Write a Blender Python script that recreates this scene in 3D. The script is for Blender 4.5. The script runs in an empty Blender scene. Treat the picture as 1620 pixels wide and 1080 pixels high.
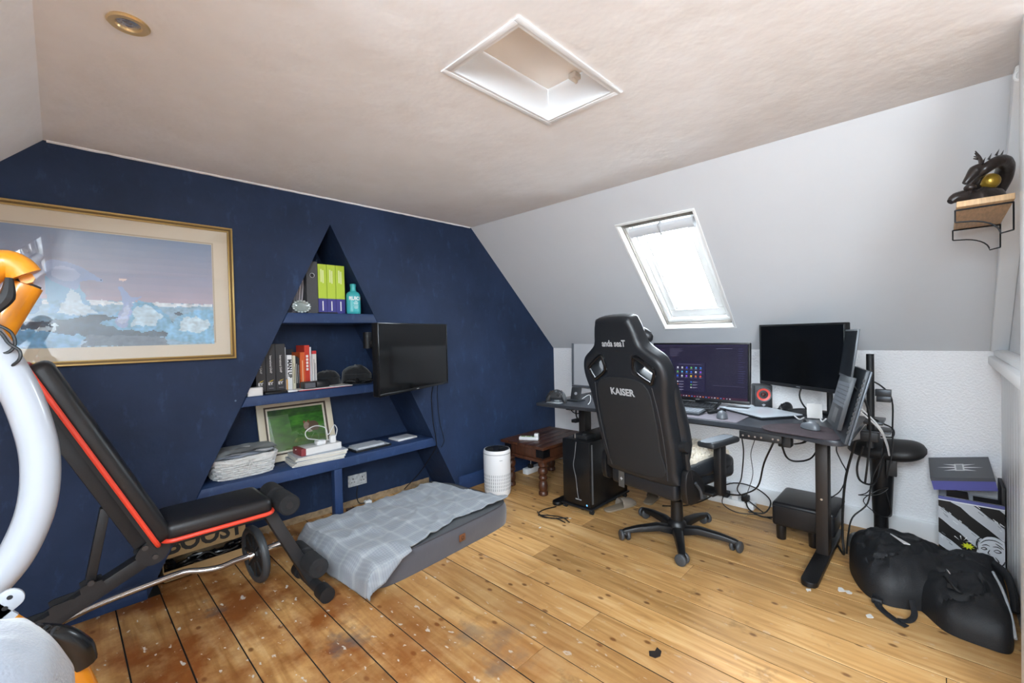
import bpy, bmesh, math, random
from mathutils import Matrix, Vector, noise as mnoise
random.seed(7)
scene = bpy.context.scene
col = scene.collection
V = Vector
PI = math.pi

# ------------------------------------------------------------------ camera
CAM = V((-3.458, -2.789, 1.25))
yaw, pitch, roll = math.radians(45.763), math.radians(-0.972), math.radians(1.324)
fw = V((math.sin(yaw)*math.cos(pitch), math.cos(yaw)*math.cos(pitch), math.sin(pitch)))
r0 = V((math.cos(yaw), -math.sin(yaw), 0)); d0 = fw.cross(r0)
rt = math.cos(roll)*r0 + math.sin(roll)*d0
dn = -math.sin(roll)*r0 + math.cos(roll)*d0
cd = bpy.data.cameras.new('camera'); cam = bpy.data.objects.new('camera', cd); col.objects.link(cam)
cd.sensor_width = 36; cd.lens = 698.57/1620*36; cd.clip_start = .02
cam.matrix_world = Matrix(((rt.x, -dn.x, -fw.x, CAM.x), (rt.y, -dn.y, -fw.y, CAM.y), (rt.z, -dn.z, -fw.z, CAM.z), (0, 0, 0, 1)))
scene.camera = cam

# ------------------------------------------------------------------ world, light, exposure
w = bpy.data.worlds.new('sky'); scene.world = w; w.use_nodes = True
bg = w.node_tree.nodes['Background']
bg.inputs[0].default_value = (0.79, 0.905, 1.0, 1); bg.inputs[1].default_value = 7.5
scene.view_settings.view_transform = 'Standard'; scene.view_settings.look = 'None'
scene.view_settings.exposure = 2.52; scene.view_settings.gamma = 1.0
scene.view_settings.use_curve_mapping = False
scene.cycles.max_bounces = 12; scene.cycles.diffuse_bounces = 8; scene.cycles.transparent_max_bounces = 16
scene.cycles.sample_clamp_indirect = 8.0

def area_portal(loc, nrm, sx, sy, up):
    L = bpy.data.lights.new('window_light', 'AREA'); L.shape = 'RECTANGLE'; L.size = sx; L.size_y = sy
    L.cycles.is_portal = True
    o = bpy.data.objects.new('window_light', L); col.objects.link(o)
    z = -V(nrm).normalized(); y = V(up).normalized(); x = y.cross(z)
    o.matrix_world = Matrix(((x.x, y.x, z.x, loc[0]), (x.y, y.y, z.y, loc[1]), (x.z, y.z, z.z, loc[2]), (0, 0, 0, 1)))

# ------------------------------------------------------------------ material helpers
def lin(c):
    if isinstance(c, str):
        c = c.lstrip('#'); c = tuple(int(c[i:i+2], 16)/255 for i in (0, 2, 4))
    return tuple((x/12.92 if x <= .04045 else ((x+.055)/1.055)**2.4) for x in c[:3]) + (1.0,)

MATS = {}
def mat(name, color, rough=.5, metal=0., spec=.5, bump=0., bscale=40., var=0., vscale=6., emit=None, estr=0., coat=0., coords='Object', sheen=0., stretch=None, bdist=.004):
    if name in MATS: return MATS[name]
    m = bpy.data.materials.new(name); m.use_nodes = True; MATS[name] = m
    nt = m.node_tree; N = nt.nodes; L = nt.links
    b = N['Principled BSDF']
    base = lin(color)
    b.inputs['Base Color'].default_value = base; b.inputs['Roughness'].default_value = rough
    b.inputs['Metallic'].default_value = metal; b.inputs['Specular IOR Level'].default_value = spec
    b.inputs['Coat Weight'].default_value = coat
    if sheen: b.inputs['Sheen Weight'].default_value = sheen
    if emit:
        b.inputs['Emission Color'].default_value = lin(emit); b.inputs['Emission Strength'].default_value = estr
    if bump or var:
        tc = N.new('ShaderNodeTexCoord'); mp = N.new('ShaderNodeMapping'); L.new(tc.outputs[coords], mp.inputs[0])
        if stretch: mp.inputs['Scale'].default_value = stretch
    if bump:
        n = N.new('ShaderNodeTexNoise'); n.inputs['Scale'].default_value = bscale; n.inputs['Detail'].default_value = 4
        L.new(mp.outputs[0], n.inputs['Vector'])
        bp = N.new('ShaderNodeBump'); bp.inputs['Strength'].default_value = bump; bp.inputs['Distance'].default_value = bdist
        L.new(n.outputs['Fac'], bp.inputs['Height']); L.new(bp.outputs[0], b.inputs['Normal'])
    if var:
        n = N.new('ShaderNodeTexNoise'); n.inputs['Scale'].default_value = vscale; n.inputs['Detail'].default_value = 5
        L.new(mp.outputs[0], n.inputs['Vector'])
        rp = N.new('ShaderNodeValToRGB')
        rp.color_ramp.elements[0].position = .3; rp.color_ramp.elements[1].position = .7
        rp.color_ramp.elements[0].color = tuple(x*(1-var) for x in base[:3]) + (1,)
        rp.color_ramp.elements[1].color = tuple(min(1, x*(1+var)) for x in base[:3]) + (1,)
        L.new(n.outputs['Fac'], rp.inputs[0]); L.new(rp.outputs[0], b.inputs['Base Color'])
    return m

def print_mat(name, rough=.5, emit=0., spec=.5):
    """flat print / screen: colours come from the mesh's colour attribute"""
    if name in MATS: return MATS[name]
    m = bpy.data.materials.new(name); m.use_nodes = True; MATS[name] = m
    nt = m.node_tree; b = nt.nodes['Principled BSDF']
    a = nt.nodes.new('ShaderNodeAttribute'); a.attribute_name = 'Col'
    b.inputs['Roughness'].default_value = rough; b.inputs['Specular IOR Level'].default_value = spec
    if emit:
        b.inputs['Base Color'].default_value = (.01, .01, .012, 1)
        nt.links.new(a.outputs['Color'], b.inputs['Emission Color']); b.inputs['Emission Strength'].default_value = emit
    else:
        nt.links.new(a.outputs['Color'], b.inputs['Base Color'])
    return m

def glass_mat(name, fac=.08, rough=.0, tint=(1, 1, 1)):
    if name in MATS: return MATS[name]
    m = bpy.data.materials.new(name); m.use_nodes = True; MATS[name] = m
    nt = m.node_tree; N = nt.nodes; L = nt.links
    N.remove(N['Principled BSDF']); out = N['Material Output']
    t = N.new('ShaderNodeBsdfTransparent'); t.inputs[0].default_value = tuple(tint) + (1,)
    g = N.new('ShaderNodeBsdfGlossy'); g.inputs['Roughness'].default_value = rough
    mx = N.new('ShaderNodeMixShader'); mx.inputs[0].default_value = fac
    L.new(t.outputs[0], mx.inputs[1]); L.new(g.outputs[0], mx.inputs[2]); L.new(mx.outputs[0], out.inputs[0])
    return m

# ------------------------------------------------------------------ mesh helpers
class MB:
    def __init__(s): s.v = []; s.f = []; s.m = []; s.c = []
    def add(s, vs, fs, mi=0, M=None, c=None):
        o = len(s.v)
        s.v += [tuple(M @ V(x)) if M is not None else tuple(x) for x in vs]
        for f in fs:
            s.f.append(tuple(i+o for i in f)); s.m.append(mi); s.c.append(c)
        return s
    def box(s, lo, hi, mi=0, M=None, c=None):
        x0, y0, z0 = lo; x1, y1, z1 = hi
        vs = [(x0,y0,z0),(x1,y0,z0),(x1,y1,z0),(x0,y1,z0),(x0,y0,z1),(x1,y0,z1),(x1,y1,z1),(x0,y1,z1)]
        return s.add(vs, [(0,3,2,1),(4,5,6,7),(0,1,5,4),(1,2,6,5),(2,3,7,6),(3,0,4,7)], mi, M, c)
    def cbox(s, c, size, mi=0, M=None):
        return s.box([c[i]-size[i]/2 for i in range(3)], [c[i]+size[i]/2 for i in range(3)], mi, M)
    def prism(s, poly, z0, z1, mi=0, M=None):
        """polygon in xy, extruded in z"""
        n = len(poly)
        vs = [(x, y, z0) for x, y in poly] + [(x, y, z1) for x, y in poly]
        fs = [tuple(range(n))[::-1], tuple(range(n, 2*n))] + [(i, (i+1) % n, n+(i+1) % n, n+i) for i in range(n)]
        return s.add(vs, fs, mi, M)
    def lathe(s, prof, n=24, mi=0, M=None, cap=True):
        """prof: (r, z) list, around z"""
        vs = []; fs = []
        for r, z in prof:
            for k in range(n):
                a = 2*PI*k/n; vs.append((r*math.cos(a), r*math.sin(a), z))
        for j in range(len(prof)-1):
            for k in range(n):
                k2 = (k+1) % n; fs.append((j*n+k, j*n+k2, (j+1)*n+k2, (j+1)*n+k))
        if cap:
            if prof[0][0] > 1e-5: fs.append(tuple(range(n))[::-1])
            if prof[-1][0] > 1e-5: fs.append(tuple(range((len(prof)-1)*n, len(prof)*n)))
        return s.add(vs, fs, mi, M)
    def cyl(s, a, b, r, n=16, mi=0, r2=None, M=None):
        return s.tube([a, b], r, n, mi, smooth=False, M=M, r2=r2)
    def tube(s, pts, r, n=8, mi=0, smooth=True, seg=5, M=None, r2=None, closed=False, flat=None):
        P = [V(q) for q in pts]
        R = list(r) if isinstance(r, (list, tuple)) else [r]*len(P)
        if r2 is not None: R[-1] = r2
        if smooth and len(P) > 2:
            Q = []; RR = []
            m = len(P)
            rng = range(m) if closed else range(m-1)
            for i in rng:
                p1, p2 = P[i], P[(i+1) % m]
                p0 = P[(i-1) % m] if (closed or i > 0) else p1*2-p2
                p3 = P[(i+2) % m] if (closed or i+2 < m) else p2*2-p1
                for k in range(seg):
                    t = k/seg
                    Q.append(.5*((2*p1)+(p2-p0)*t+(2*p0-5*p1+4*p2-p3)*t*t+(3*p1-p0-3*p2+p3)*t**3))
                    RR.append(R[i]*(1-t)+R[(i+1) % m]*t)
            if not closed: Q.append(P[-1]); RR.append(R[-1])
            P, R = Q, RR
        m = len(P); vs = []; fs = []
        t0 = (P[1]-P[0]).normalized()
        u = t0.orthogonal().normalized()
        if abs(t0.z) < .9: u = (V((0, 0, 1)) - t0*t0.z).normalized()
        for i in range(m):
            if closed: t = (P[(i+1) % m]-P[i-1])
            else: t = P[min(i+1, m-1)]-P[max(i-1, 0)]
            if t.length < 1e-9: t = t0
            t = t.normalized(); u = (u-t*u.dot(t))
            u = u.normalized() if u.length > 1e-6 else t.orthogonal().normalized()
            w_ = t.cross(u)
            fu, fv = flat if flat else (1, 1)
            for k in range(n):
                a = 2*PI*(k+.5*(n == 4))/n
                vs.append(P[i]+(u*math.cos(a)*fu+w_*math.sin(a)*fv)*R[i])
        for i in range(m if closed else m-1):
            j = (i+1) % m
            for k in range(n):
                k2 = (k+1) % n; fs.append((i*n+k, i*n+k2, j*n+k2, j*n+k))
        if not closed: fs.append(tuple(range(n))[::-1]); fs.append(tuple(range((m-1)*n, m*n)))
        return s.add(vs, fs, mi, M)
    def sphere(s, c, r, n=14, mi=0, M=None):
        rr = r if isinstance(r, (list, tuple)) else (r, r, r)
        vs = []; fs = []; h = n//2+1
        for j in range(h+1):
            th = PI*j/h
            for k in range(n):
                a = 2*PI*k/n
                vs.append((c[0]+rr[0]*math.sin(th)*math.cos(a), c[1]+rr[1]*math.sin(th)*math.sin(a), c[2]+rr[2]*math.cos(th)))
        for j in range(h):
            for k in range(n):
                k2 = (k+1) % n; fs.append((j*n+k, (j+1)*n+k, (j+1)*n+k2, j*n+k2))
        return s.add(vs, fs, mi, M)
    def grid(s, fn, nu, nv, mi=0, M=None, c=None):
        vs = [fn(i/nu, j/nv) for j in range(nv+1) for i in range(nu+1)]
        fs = [(j*(nu+1)+i, j*(nu+1)+i+1, (j+1)*(nu+1)+i+1, (j+1)*(nu+1)+i) for j in range(nv) for i in range(nu)]
        return s.add(vs, fs, mi, M, c)
    def polys(s, P, M=None):
        """flat coloured polygons: list of (points2d, colour), later ones on top"""
        for k, (pts, c) in enumerate(P):
            z = .00015*k
            s.add([(x, y, z) for x, y in pts], [tuple(range(len(pts)))], 0, M, lin(c))
        return s
    def mesh(s, name, bevel=0, bseg=2, weld=False, bang=.6):
        me = bpy.data.meshes.new(name)
        me.from_pydata([tuple(x) for x in s.v], [], s.f)
        for p_, mi in zip(me.polygons, s.m): p_.material_index = mi
        if any(c is not None for c in s.c):
            at = me.color_attributes.new('Col', 'FLOAT_COLOR', 'CORNER')
            for p_, c in zip(me.polygons, s.c):
                for li in p_.loop_indices: at.data[li].color = c or (1, 1, 1, 1)
        if bevel or weld:
            bm = bmesh.new(); bm.from_mesh(me)
            if weld: bmesh.ops.remove_doubles(bm, verts=bm.verts, dist=1e-5)
            if bevel:
                es = [e for e in bm.edges if len(e.link_faces) == 2 and e.calc_face_angle(0) > bang]
                bmesh.ops.bevel(bm, geom=es, offset=bevel, segments=bseg, profile=.5, affect='EDGES', clamp_overlap=True)
            bm.to_mesh(me); bm.free()
        me.update()
        return me
    def build(s, name, mats, parent=None, bevel=0, bseg=2, smooth=None, label=None, cat=None, group=None, kind=None, world=True, weld=False, fix=False, bang=.6):
        me = s.mesh(name, bevel, bseg, weld, bang)
        return put(name, me, mats, parent, smooth if smooth is not None else bevel > 0, label, cat, group, kind, world, fix)

def put(name, me, mats, parent=None, smooth=False, label=None, cat=None, group=None, kind=None, world=True, fix=True):
    if not isinstance(mats, (list, tuple)): mats = [mats]
    for m in mats:
        if len(me.materials) < len(mats): me.materials.append(m)
    bm = bmesh.new(); bm.from_mesh(me)
    if fix: bmesh.ops.recalc_face_normals(bm, faces=bm.faces)
    if smooth:
        for f in bm.faces: f.smooth = True
        for e in bm.edges:
            if len(e.link_faces) == 2 and e.calc_face_angle(0) > .75: e.smooth = False
    bm.to_mesh(me); bm.free()
    o = bpy.data.objects.new(name, me); col.objects.link(o)
    if parent is not None:
        o.parent = parent
        if world: o.matrix_parent_inverse = wm(parent).inverted()
    tag(o, label, cat, group, kind)
    return o

def wm(o):
    M = o.matrix_basis.copy()
    if o.parent: M = wm(o.parent) @ o.matrix_parent_inverse @ M
    return M
def tag(o, label=None, cat=None, group=None, kind=None):
    if label: o['label'] = label
    if cat: o['category'] = cat
    if group: o['group'] = group
    if kind: o['kind'] = kind
    return o
def root(name, loc, label=None, cat=None, group=None, rz=0, kind=None):
    o = bpy.data.objects.new(name, None); col.objects.link(o)
    o.location = loc; o.rotation_euler = (0, 0, rz); o.empty_display_size = .05
    return tag(o, label, cat, group, kind)

def frame_m(o, x, y, z=None):
    x = V(x).normalized(); y = V(y); y = (y-x*x.dot(y)).normalized(); z = x.cross(y)
    return Matrix(((x.x, y.x, z.x, o[0]), (x.y, y.y, z.y, o[1]), (x.z, y.z, z.z, o[2]), (0, 0, 0, 1)))
def RZ(loc, a): return Matrix.Translation(loc) @ Matrix.Rotation(a, 4, 'Z')

def text_mb(s, size, M, extrude=.0004, align='CENTER', shear=0., wide=1., bold=0.):
    cu = bpy.data.curves.new('lettering', 'FONT'); cu.body = s; cu.size = size; cu.extrude = extrude
    cu.align_x = align; cu.align_y = 'CENTER'; cu.shear = shear; cu.offset = bold; cu.resolution_u = 3
    o = bpy.data.objects.new('lettering', cu); col.objects.link(o)
    dg = bpy.context.evaluated_depsgraph_get(); dg.update()
    me = bpy.data.meshes.new_from_object(o.evaluated_get(dg))
    mb = MB().add([(v.co.x*wide, v.co.y, v.co.z) for v in me.vertices], [tuple(p.vertices) for p in me.polygons], 0, M)
    bpy.data.objects.remove(o); bpy.data.curves.remove(cu); bpy.data.meshes.remove(me)
    return mb

def outline_mesh(name, loops, ext, bev, M, bres=3):
    """filled 2D outline with holes, extruded and rounded"""
    cu = bpy.data.curves.new(name, 'CURVE'); cu.dimensions = '2D'; cu.fill_mode = 'BOTH'
    cu.extrude = ext; cu.bevel_depth = bev; cu.bevel_resolution = bres; cu.offset = -bev
    for lp in loops:
        sp = cu.splines.new('POLY'); sp.points.add(len(lp)-1); sp.use_cyclic_u = True
        for q, (x, y) in zip(sp.points, lp): q.co = (x, y, 0, 1)
    o = bpy.data.objects.new(name, cu); col.objects.link(o)
    dg = bpy.context.evaluated_depsgraph_get(); dg.update()
    me = bpy.data.meshes.new_from_object(o.evaluated_get(dg))
    bpy.data.objects.remove(o); bpy.data.curves.remove(cu)
    me.transform(M)
    bm = bmesh.new(); bm.from_mesh(me); bmesh.ops.remove_doubles(bm, verts=bm.verts, dist=1e-5); bm.to_mesh(me); bm.free()
    return me

def smooth_loop(pts, seg=4, closed=True):
    out = []; m = len(pts); P = [V((x, y, 0)) for x, y in pts]
    for i in range(m if closed else m-1):
        p1, p2 = P[i], P[(i+1) % m]
        p0 = P[(i-1) % m] if closed or i > 0 else p1; p3 = P[(i+2) % m] if closed or i+2 < m else p2
        for k in range(seg):
            t = k/seg
            q = .5*((2*p1)+(p2-p0)*t+(2*p0-5*p1+4*p2-p3)*t*t+(3*p1-p0-3*p2+p3)*t**3); out.append((q.x, q.y))
    if not closed: out.append(pts[-1])
    return out

def nz(x, y, z=0, s=1.): return mnoise.noise(V((x*s, y*s, z*s)))
# ================================================================== MATERIALS OF THE SETTING
def wall_paint(name, color, bscale, bump, var=.03, streak=None, warm=None, rough=.75, bdist=.006):
    m = bpy.data.materials.new(name); m.use_nodes = True; MATS[name] = m
    nt = m.node_tree; N = nt.nodes; L = nt.links; b = N['Principled BSDF']
    b.inputs['Roughness'].default_value = rough; b.inputs['Specular IOR Level'].default_value = .3
    tc = N.new('ShaderNodeTexCoord')
    base = lin(color)
    n1 = N.new('ShaderNodeTexNoise'); n1.inputs['Scale'].default_value = 2.2; n1.inputs['Detail'].default_value = 6; n1.inputs['Roughness'].default_value = .6
    L.new(tc.outputs['Object'], n1.inputs['Vector'])
    r1 = N.new('ShaderNodeValToRGB'); r1.color_ramp.elements[0].position = .35; r1.color_ramp.elements[1].position = .7
    r1.color_ramp.elements[0].color = tuple(x*(1-var) for x in base[:3]) + (1,)
    r1.color_ramp.elements[1].color = tuple(min(1, x*(1+var)) for x in base[:3]) + (1,)
    if warm: r1.color_ramp.elements[0].color = lin(warm)
    L.new(n1.outputs['Fac'], r1.inputs[0]); colr = r1.outputs[0]
    if streak:
        mp = N.new('ShaderNodeMapping'); mp.inputs['Scale'].default_value = (3, 3, 1.3); L.new(tc.outputs['Object'], mp.inputs[0])
        n2 = N.new('ShaderNodeTexNoise'); n2.inputs['Scale'].default_value = 5; n2.inputs['Detail'].default_value = 8; n2.inputs['Roughness'].default_value = .7
        L.new(mp.outputs[0], n2.inputs['Vector'])
        r2 = N.new('ShaderNodeValToRGB'); r2.color_ramp.elements[0].position = .56; r2.color_ramp.elements[1].position = .78
        r2.color_ramp.elements[0].color = (0, 0, 0, 1); r2.color_ramp.elements[1].color = (1, 1, 1, 1)
        L.new(n2.outputs['Fac'], r2.inputs[0])
        mx = N.new('ShaderNodeMix'); mx.data_type = 'RGBA'; mx.inputs[7].default_value = lin(streak)
        ml = N.new('ShaderNodeMath'); ml.operation = 'MULTIPLY'; ml.inputs[1].default_value = .55
        L.new(r2.outputs[0], ml.inputs[0]); L.new(ml.outputs[0], mx.inputs[0]); L.new(colr, mx.inputs[6]); colr = mx.outputs[2]
        # tiny pale chips
        vo = N.new('ShaderNodeTexVoronoi'); vo.inputs['Scale'].default_value = 9; L.new(tc.outputs['Object'], vo.inputs['Vector'])
        lt = N.new('ShaderNodeMath'); lt.operation = 'LESS_THAN'; lt.inputs[1].default_value = .045; L.new(vo.outputs['Distance'], lt.inputs[0])
        n3 = N.new('ShaderNodeTexNoise'); n3.inputs['Scale'].default_value = 3.1; L.new(tc.outputs['Object'], n3.inputs['Vector'])
        gt = N.new('ShaderNodeMath'); gt.operation = 'GREATER_THAN'; gt.inputs[1].default_value = .6; L.new(n3.outputs['Fac'], gt.inputs[0])
        an = N.new('ShaderNodeMath'); an.operation = 'MULTIPLY'; L.new(lt.outputs[0], an.inputs[0]); L.new(gt.outputs[0], an.inputs[1])
        mx2 = N.new('ShaderNodeMix'); mx2.data_type = 'RGBA'; mx2.inputs[7].default_value = lin('#6f7f95')
        L.new(an.outputs[0], mx2.inputs[0]); L.new(colr, mx2.inputs[6]); colr = mx2.outputs[2]
    L.new(colr, b.inputs['Base Color'])
    nb = N.new('ShaderNodeTexNoise'); nb.inputs['Scale'].default_value = bscale; nb.inputs['Detail'].default_value = 3
    L.new(tc.outputs['Object'], nb.inputs['Vector'])
    nl = N.new('ShaderNodeTexNoise'); nl.inputs['Scale'].default_value = 4; nl.inputs['Detail'].default_value = 4
    L.new(tc.outputs['Object'], nl.inputs['Vector'])
    bp = N.new('ShaderNodeBump'); bp.inputs['Strength'].default_value = bump; bp.inputs['Distance'].default_value = bdist
    bp2 = N.new('ShaderNodeBump'); bp2.inputs['Strength'].default_value = .22; bp2.inputs['Distance'].default_value = .03
    L.new(nb.outputs['Fac'], bp.inputs['Height']); L.new(nl.outputs['Fac'], bp2.inputs['Height'])
    L.new(bp2.outputs[0], bp.inputs['Normal']); L.new(bp.outputs[0], b.inputs['Normal'])
    return m

BLUE = wall_paint('navy wall paint', '#22324f', 26, .3, .22, streak='#3a5680', rough=.62)
BLUEW = wall_paint('navy gloss on wood', '#2a3f66', 40, .25, .2, streak='#557099', rough=.45)
WHITE_CEIL = wall_paint('off white ceiling plaster', '#f4f5f7', 16, .25, .02, warm='#edecec')
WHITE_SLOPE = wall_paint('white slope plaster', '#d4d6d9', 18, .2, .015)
WHITE_CHIP = wall_paint('white woodchip wall', '#f5f6f8', 90, .8, .01, bdist=.008)
WHITE_GLOSS = mat('white gloss woodwork', '#e6e8ea', .35, bump=.08, bscale=12)
WINWHITE = mat('window white', '#eeeeec', .3)

def plank_mat():
    m = bpy.data.materials.new('worn pine boards'); m.use_nodes = True; MATS['plank'] = m
    nt = m.node_tree; N = nt.nodes; L = nt.links; b = N['Principled BSDF']
    tc = N.new('ShaderNodeTexCoord'); oi = N.new('ShaderNodeObjectInfo')
    geo = N.new('ShaderNodeNewGeometry')
    off = N.new('ShaderNodeVectorMath'); off.operation = 'ADD'
    sc = N.new('ShaderNodeVectorMath'); sc.operation = 'SCALE'; sc.inputs[3].default_value = 37.0
    cb = N.new('ShaderNodeCombineXYZ'); L.new(oi.outputs['Random'], cb.inputs[0]); L.new(oi.outputs['Random'], cb.inputs[1]); L.new(oi.outputs['Random'], cb.inputs[2])
    L.new(cb.outputs[0], sc.inputs[0]); L.new(geo.outputs['Position'], off.inputs[0]); L.new(sc.outputs[0], off.inputs[1])
    mp = N.new('ShaderNodeMapping'); mp.inputs['Scale'].default_value = (9, 0.8, 1); L.new(off.outputs[0], mp.inputs[0])
    gr = N.new('ShaderNodeTexNoise'); gr.inputs['Scale'].default_value = 2.6; gr.inputs['Detail'].default_value = 7; gr.inputs['Distortion'].default_value = 1.2
    L.new(mp.outputs[0], gr.inputs['Vector'])
    rp = N.new('ShaderNodeValToRGB'); e = rp.color_ramp.elements
    e[0].position = .28; e[0].color = lin('#a67a46'); e[1].position = .72; e[1].color = lin('#d8b27c')
    k = e.new(.5); k.color = lin('#c6985e')
    L.new(gr.outputs['Fac'], rp.inputs[0])
    # board to board tone
    hs = N.new('ShaderNodeHueSaturation'); hs.inputs['Saturation'].default_value = 1.0
    mr = N.new('ShaderNodeMapRange'); mr.inputs[3].default_value = .78; mr.inputs[4].default_value = 1.12; L.new(oi.outputs['Random'], mr.inputs[0])
    L.new(mr.outputs[0], hs.inputs['Value']); L.new(rp.outputs[0], hs.inputs['Color']); colr = hs.outputs[0]
    def mixin(fac, color, strength=1.):
        nonlocal colr
        mx = N.new('ShaderNodeMix'); mx.data_type = 'RGBA'; mx.inputs[7].default_value = lin(color)
        ml = N.new('ShaderNodeMath'); ml.operation = 'MULTIPLY'; ml.inputs[1].default_value = strength
        L.new(fac, ml.inputs[0]); L.new(ml.outputs[0], mx.inputs[0]); L.new(colr, mx.inputs[6]); colr = mx.outputs[2]
    def noise_th(scale, lo, hi, vec, detail=4, rough=.55):
        n = N.new('ShaderNodeTexNoise'); n.inputs['Scale'].default_value = scale; n.inputs['Detail'].default_value = detail; n.inputs['Roughness'].default_value = rough
        L.new(vec, n.inputs['Vector'])
        r = N.new('ShaderNodeMapRange'); r.inputs[1].default_value = lo; r.inputs[2].default_value = hi; L.new(n.outputs['Fac'], r.inputs[0])
        return r.outputs[0]
    # knots
    mk = N.new('ShaderNodeMapping'); mk.inputs['Scale'].default_value = (1.6, 1, 1); L.new(off.outputs[0], mk.inputs[0])
    vo = N.new('ShaderNodeTexVoronoi'); vo.voronoi_dimensions = '2D'; vo.inputs['Scale'].default_value = 3.4; L.new(mk.outputs[0], vo.inputs['Vector'])
    rk = N.new('ShaderNodeMapRange'); rk.inputs[1].default_value = .065; rk.inputs[2].default_value = .03; L.new(vo.outputs['Distance'], rk.inputs[0])
    mixin(rk.outputs[0], '#5d3517', .8)
    # broad worn / dirty zones (brownest and greyest towards the blue wall on the left)
    sx = N.new('ShaderNodeSeparateXYZ'); L.new(geo.outputs['Position'], sx.inputs[0])
    zx = N.new('ShaderNodeMapRange'); zx.inputs[1].default_value = -1.7; zx.inputs[2].default_value = -2.7; L.new(sx.outputs[0], zx.inputs[0])
    worn = noise_th(3.0, .36, .60, geo.outputs['Position'], 6, .65)
    wz = N.new('ShaderNodeMath'); wz.operation = 'MULTIPLY'; L.new(worn, wz.inputs[0]); L.new(zx.outputs[0], wz.inputs[1])
    mixin(wz.outputs[0], '#84481a', .95)
    dirt = noise_th(4.3, .6, .68, off.outputs[0], 7, .7)
    mixin(dirt, '#4a3320', .35)
    bluez = noise_th(2.3, .58, .66, geo.outputs['Position'], 6, .6)
    bz = N.new('ShaderNodeMath'); bz.operation = 'MULTIPLY'; L.new(bluez, bz.inputs[0]); L.new(zx.outputs[0], bz.inputs[1])
    mixin(bz.outputs[0], '#4c5054', .8)
    # paint specks
    mp3 = N.new('ShaderNodeMapping'); mp3.inputs['Scale'].default_value = (1, .55, 1); L.new(geo.outputs['Position'], mp3.inputs[0])
    sp = noise_th(34, .655, .69, mp3.outputs[0], 3, .5)
    spz = N.new('ShaderNodeMath'); spz.operation = 'MULTIPLY'; L.new(sp, spz.inputs[0])
    zz = N.new('ShaderNodeMapRange'); zz.inputs[3].default_value = .22; zz.inputs[4].default_value = 1.; L.new(zx.outputs[0], zz.inputs[0]); L.new(zz.outputs[0], spz.inputs[1])
    mixin(spz.outputs[0], '#cfc8bd', .9)
    L.new(colr, b.inputs['Base Color'])
    rr = N.new('ShaderNodeMapRange'); rr.inputs[3].default_value = .34; rr.inputs[4].default_value = .6; L.new(gr.outputs['Fac'], rr.inputs[0])
    L.new(rr.outputs[0], b.inputs['Roughness']); b.inputs['Specular IOR Level'].default_value = .4
    bp = N.new('ShaderNodeBump'); bp.inputs['Strength'].default_value = .25; bp.inputs['Distance'].default_value = .003
    L.new(gr.outputs['Fac'], bp.inputs['Height']); L.new(bp.outputs[0], b.inputs['Normal'])
    return m
PLANK = plank_mat()

# ================================================================== THE ROOM
ZC, ZK, XS, XL, XLK, YB = 2.137, 1.10, -1.052, -3.48, -4.52, -4.7
AL, AR, AX, AZ, AD = -3.19, -1.245, -2.23, 1.975, .365      # triangular alcove: feet, apex, depth

# floor and its boards
fl = MB().box((XLK-.1, YB-.1, -.06), (.05, AD+.05, -.0028)).build('floor', mat('dark gap under boards', '#0c0906', .95), kind='structure')
pw = .1672
xb = -3.306 + pw*20
rs = random.Random(3)
xs = []
x = .0
edges = [-3.306+pw*k for k in range(-8, 20)]
edges = [e for e in edges if XLK < e < -.03] + [0.0]
prev = XLK
for e in edges:
    a, b_ = prev+.0027, e-.0027; prev = e
    if b_-a < .03: continue
    y1 = AD if (a > AL-.02 and b_ < AR+.02) else -.001
    cuts = [YB]
    c = YB + rs.uniform(.4, 2.0)
    while c < -.5:
        cuts.append(c); c += rs.uniform(1.6, 3.2)
    cuts.append(y1)
    for c0, c1 in zip(cuts, cuts[1:]):
        dz = rs.uniform(-.0014, 0)
        MB().box((a, c0+.001, -.022), (b_, c1-.001, dz)).build('plank', PLANK, fl, bevel=.0007, bseg=1)

# blue gable wall with its triangular alcove
wb = MB()
outl = [(XLK,0),(AL,0),(AX,AZ),(AR,0),(0.06,0),(0.06,1.04),(0,ZK),(XS,ZC),(XS,ZC+.1),(XL,ZC+.1),(XL,ZC),(XLK,ZK)]
outl = [(XLK-.05,0),(AL,0),(AX,AZ),(AR,0),(0.0,0),(0,ZK),(XS,ZC),(XL,ZC),(XLK,ZK),(XLK-.05,ZK)]
wb.add([(x,0,z) for x,z in outl], [tuple(range(len(outl)))])
wb.add([(AL,0,0),(AX,0,AZ),(AX,AD,AZ),(AL,AD,0)], [(0,1,2,3)])
wb.add([(AX,0,AZ),(AR,0,0),(AR,AD,0),(AX,AD,AZ)], [(0,1,2,3)])
wb.add([(AL,AD,0),(AX,AD,AZ),(AR,AD,0)], [(0,1,2)])
wb.add([(XLK-.1,.5,-.1),(.1,.5,-.1),(.1,.5,2.4),(XLK-.1,.5,2.4)], [(0,1,2,3)])
wb.add([(XLK-.1,.5,-.1),(.1,.5,-.1),(.1,0,-.1),(XLK-.1,0,-.1)], [(0,1,2,3)])
wb.build('wall_back', BLUE, kind='structure', weld=True)
MB().box((AR-.004, -.016, 0), (0, 0, .115)).build('baseboard_back', BLUEW, bevel=.004, kind='structure')
MB().box((XLK, -.014, 0), (AL+.0, 0, .05)).build('baseboard_left', BLUEW, bevel=.004, kind='structure')
tr = MB()
tr.grid(lambda u, v: (AL+.06+u*(AR-AL-.1), AD-.012-.004*nz(u*40, 0), (.045+.008*nz(u*30, 3))*v), 60, 1)
tr.box((AL+.05, AD-.008, 0), (AR-.04, AD-.001, .035))
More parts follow.
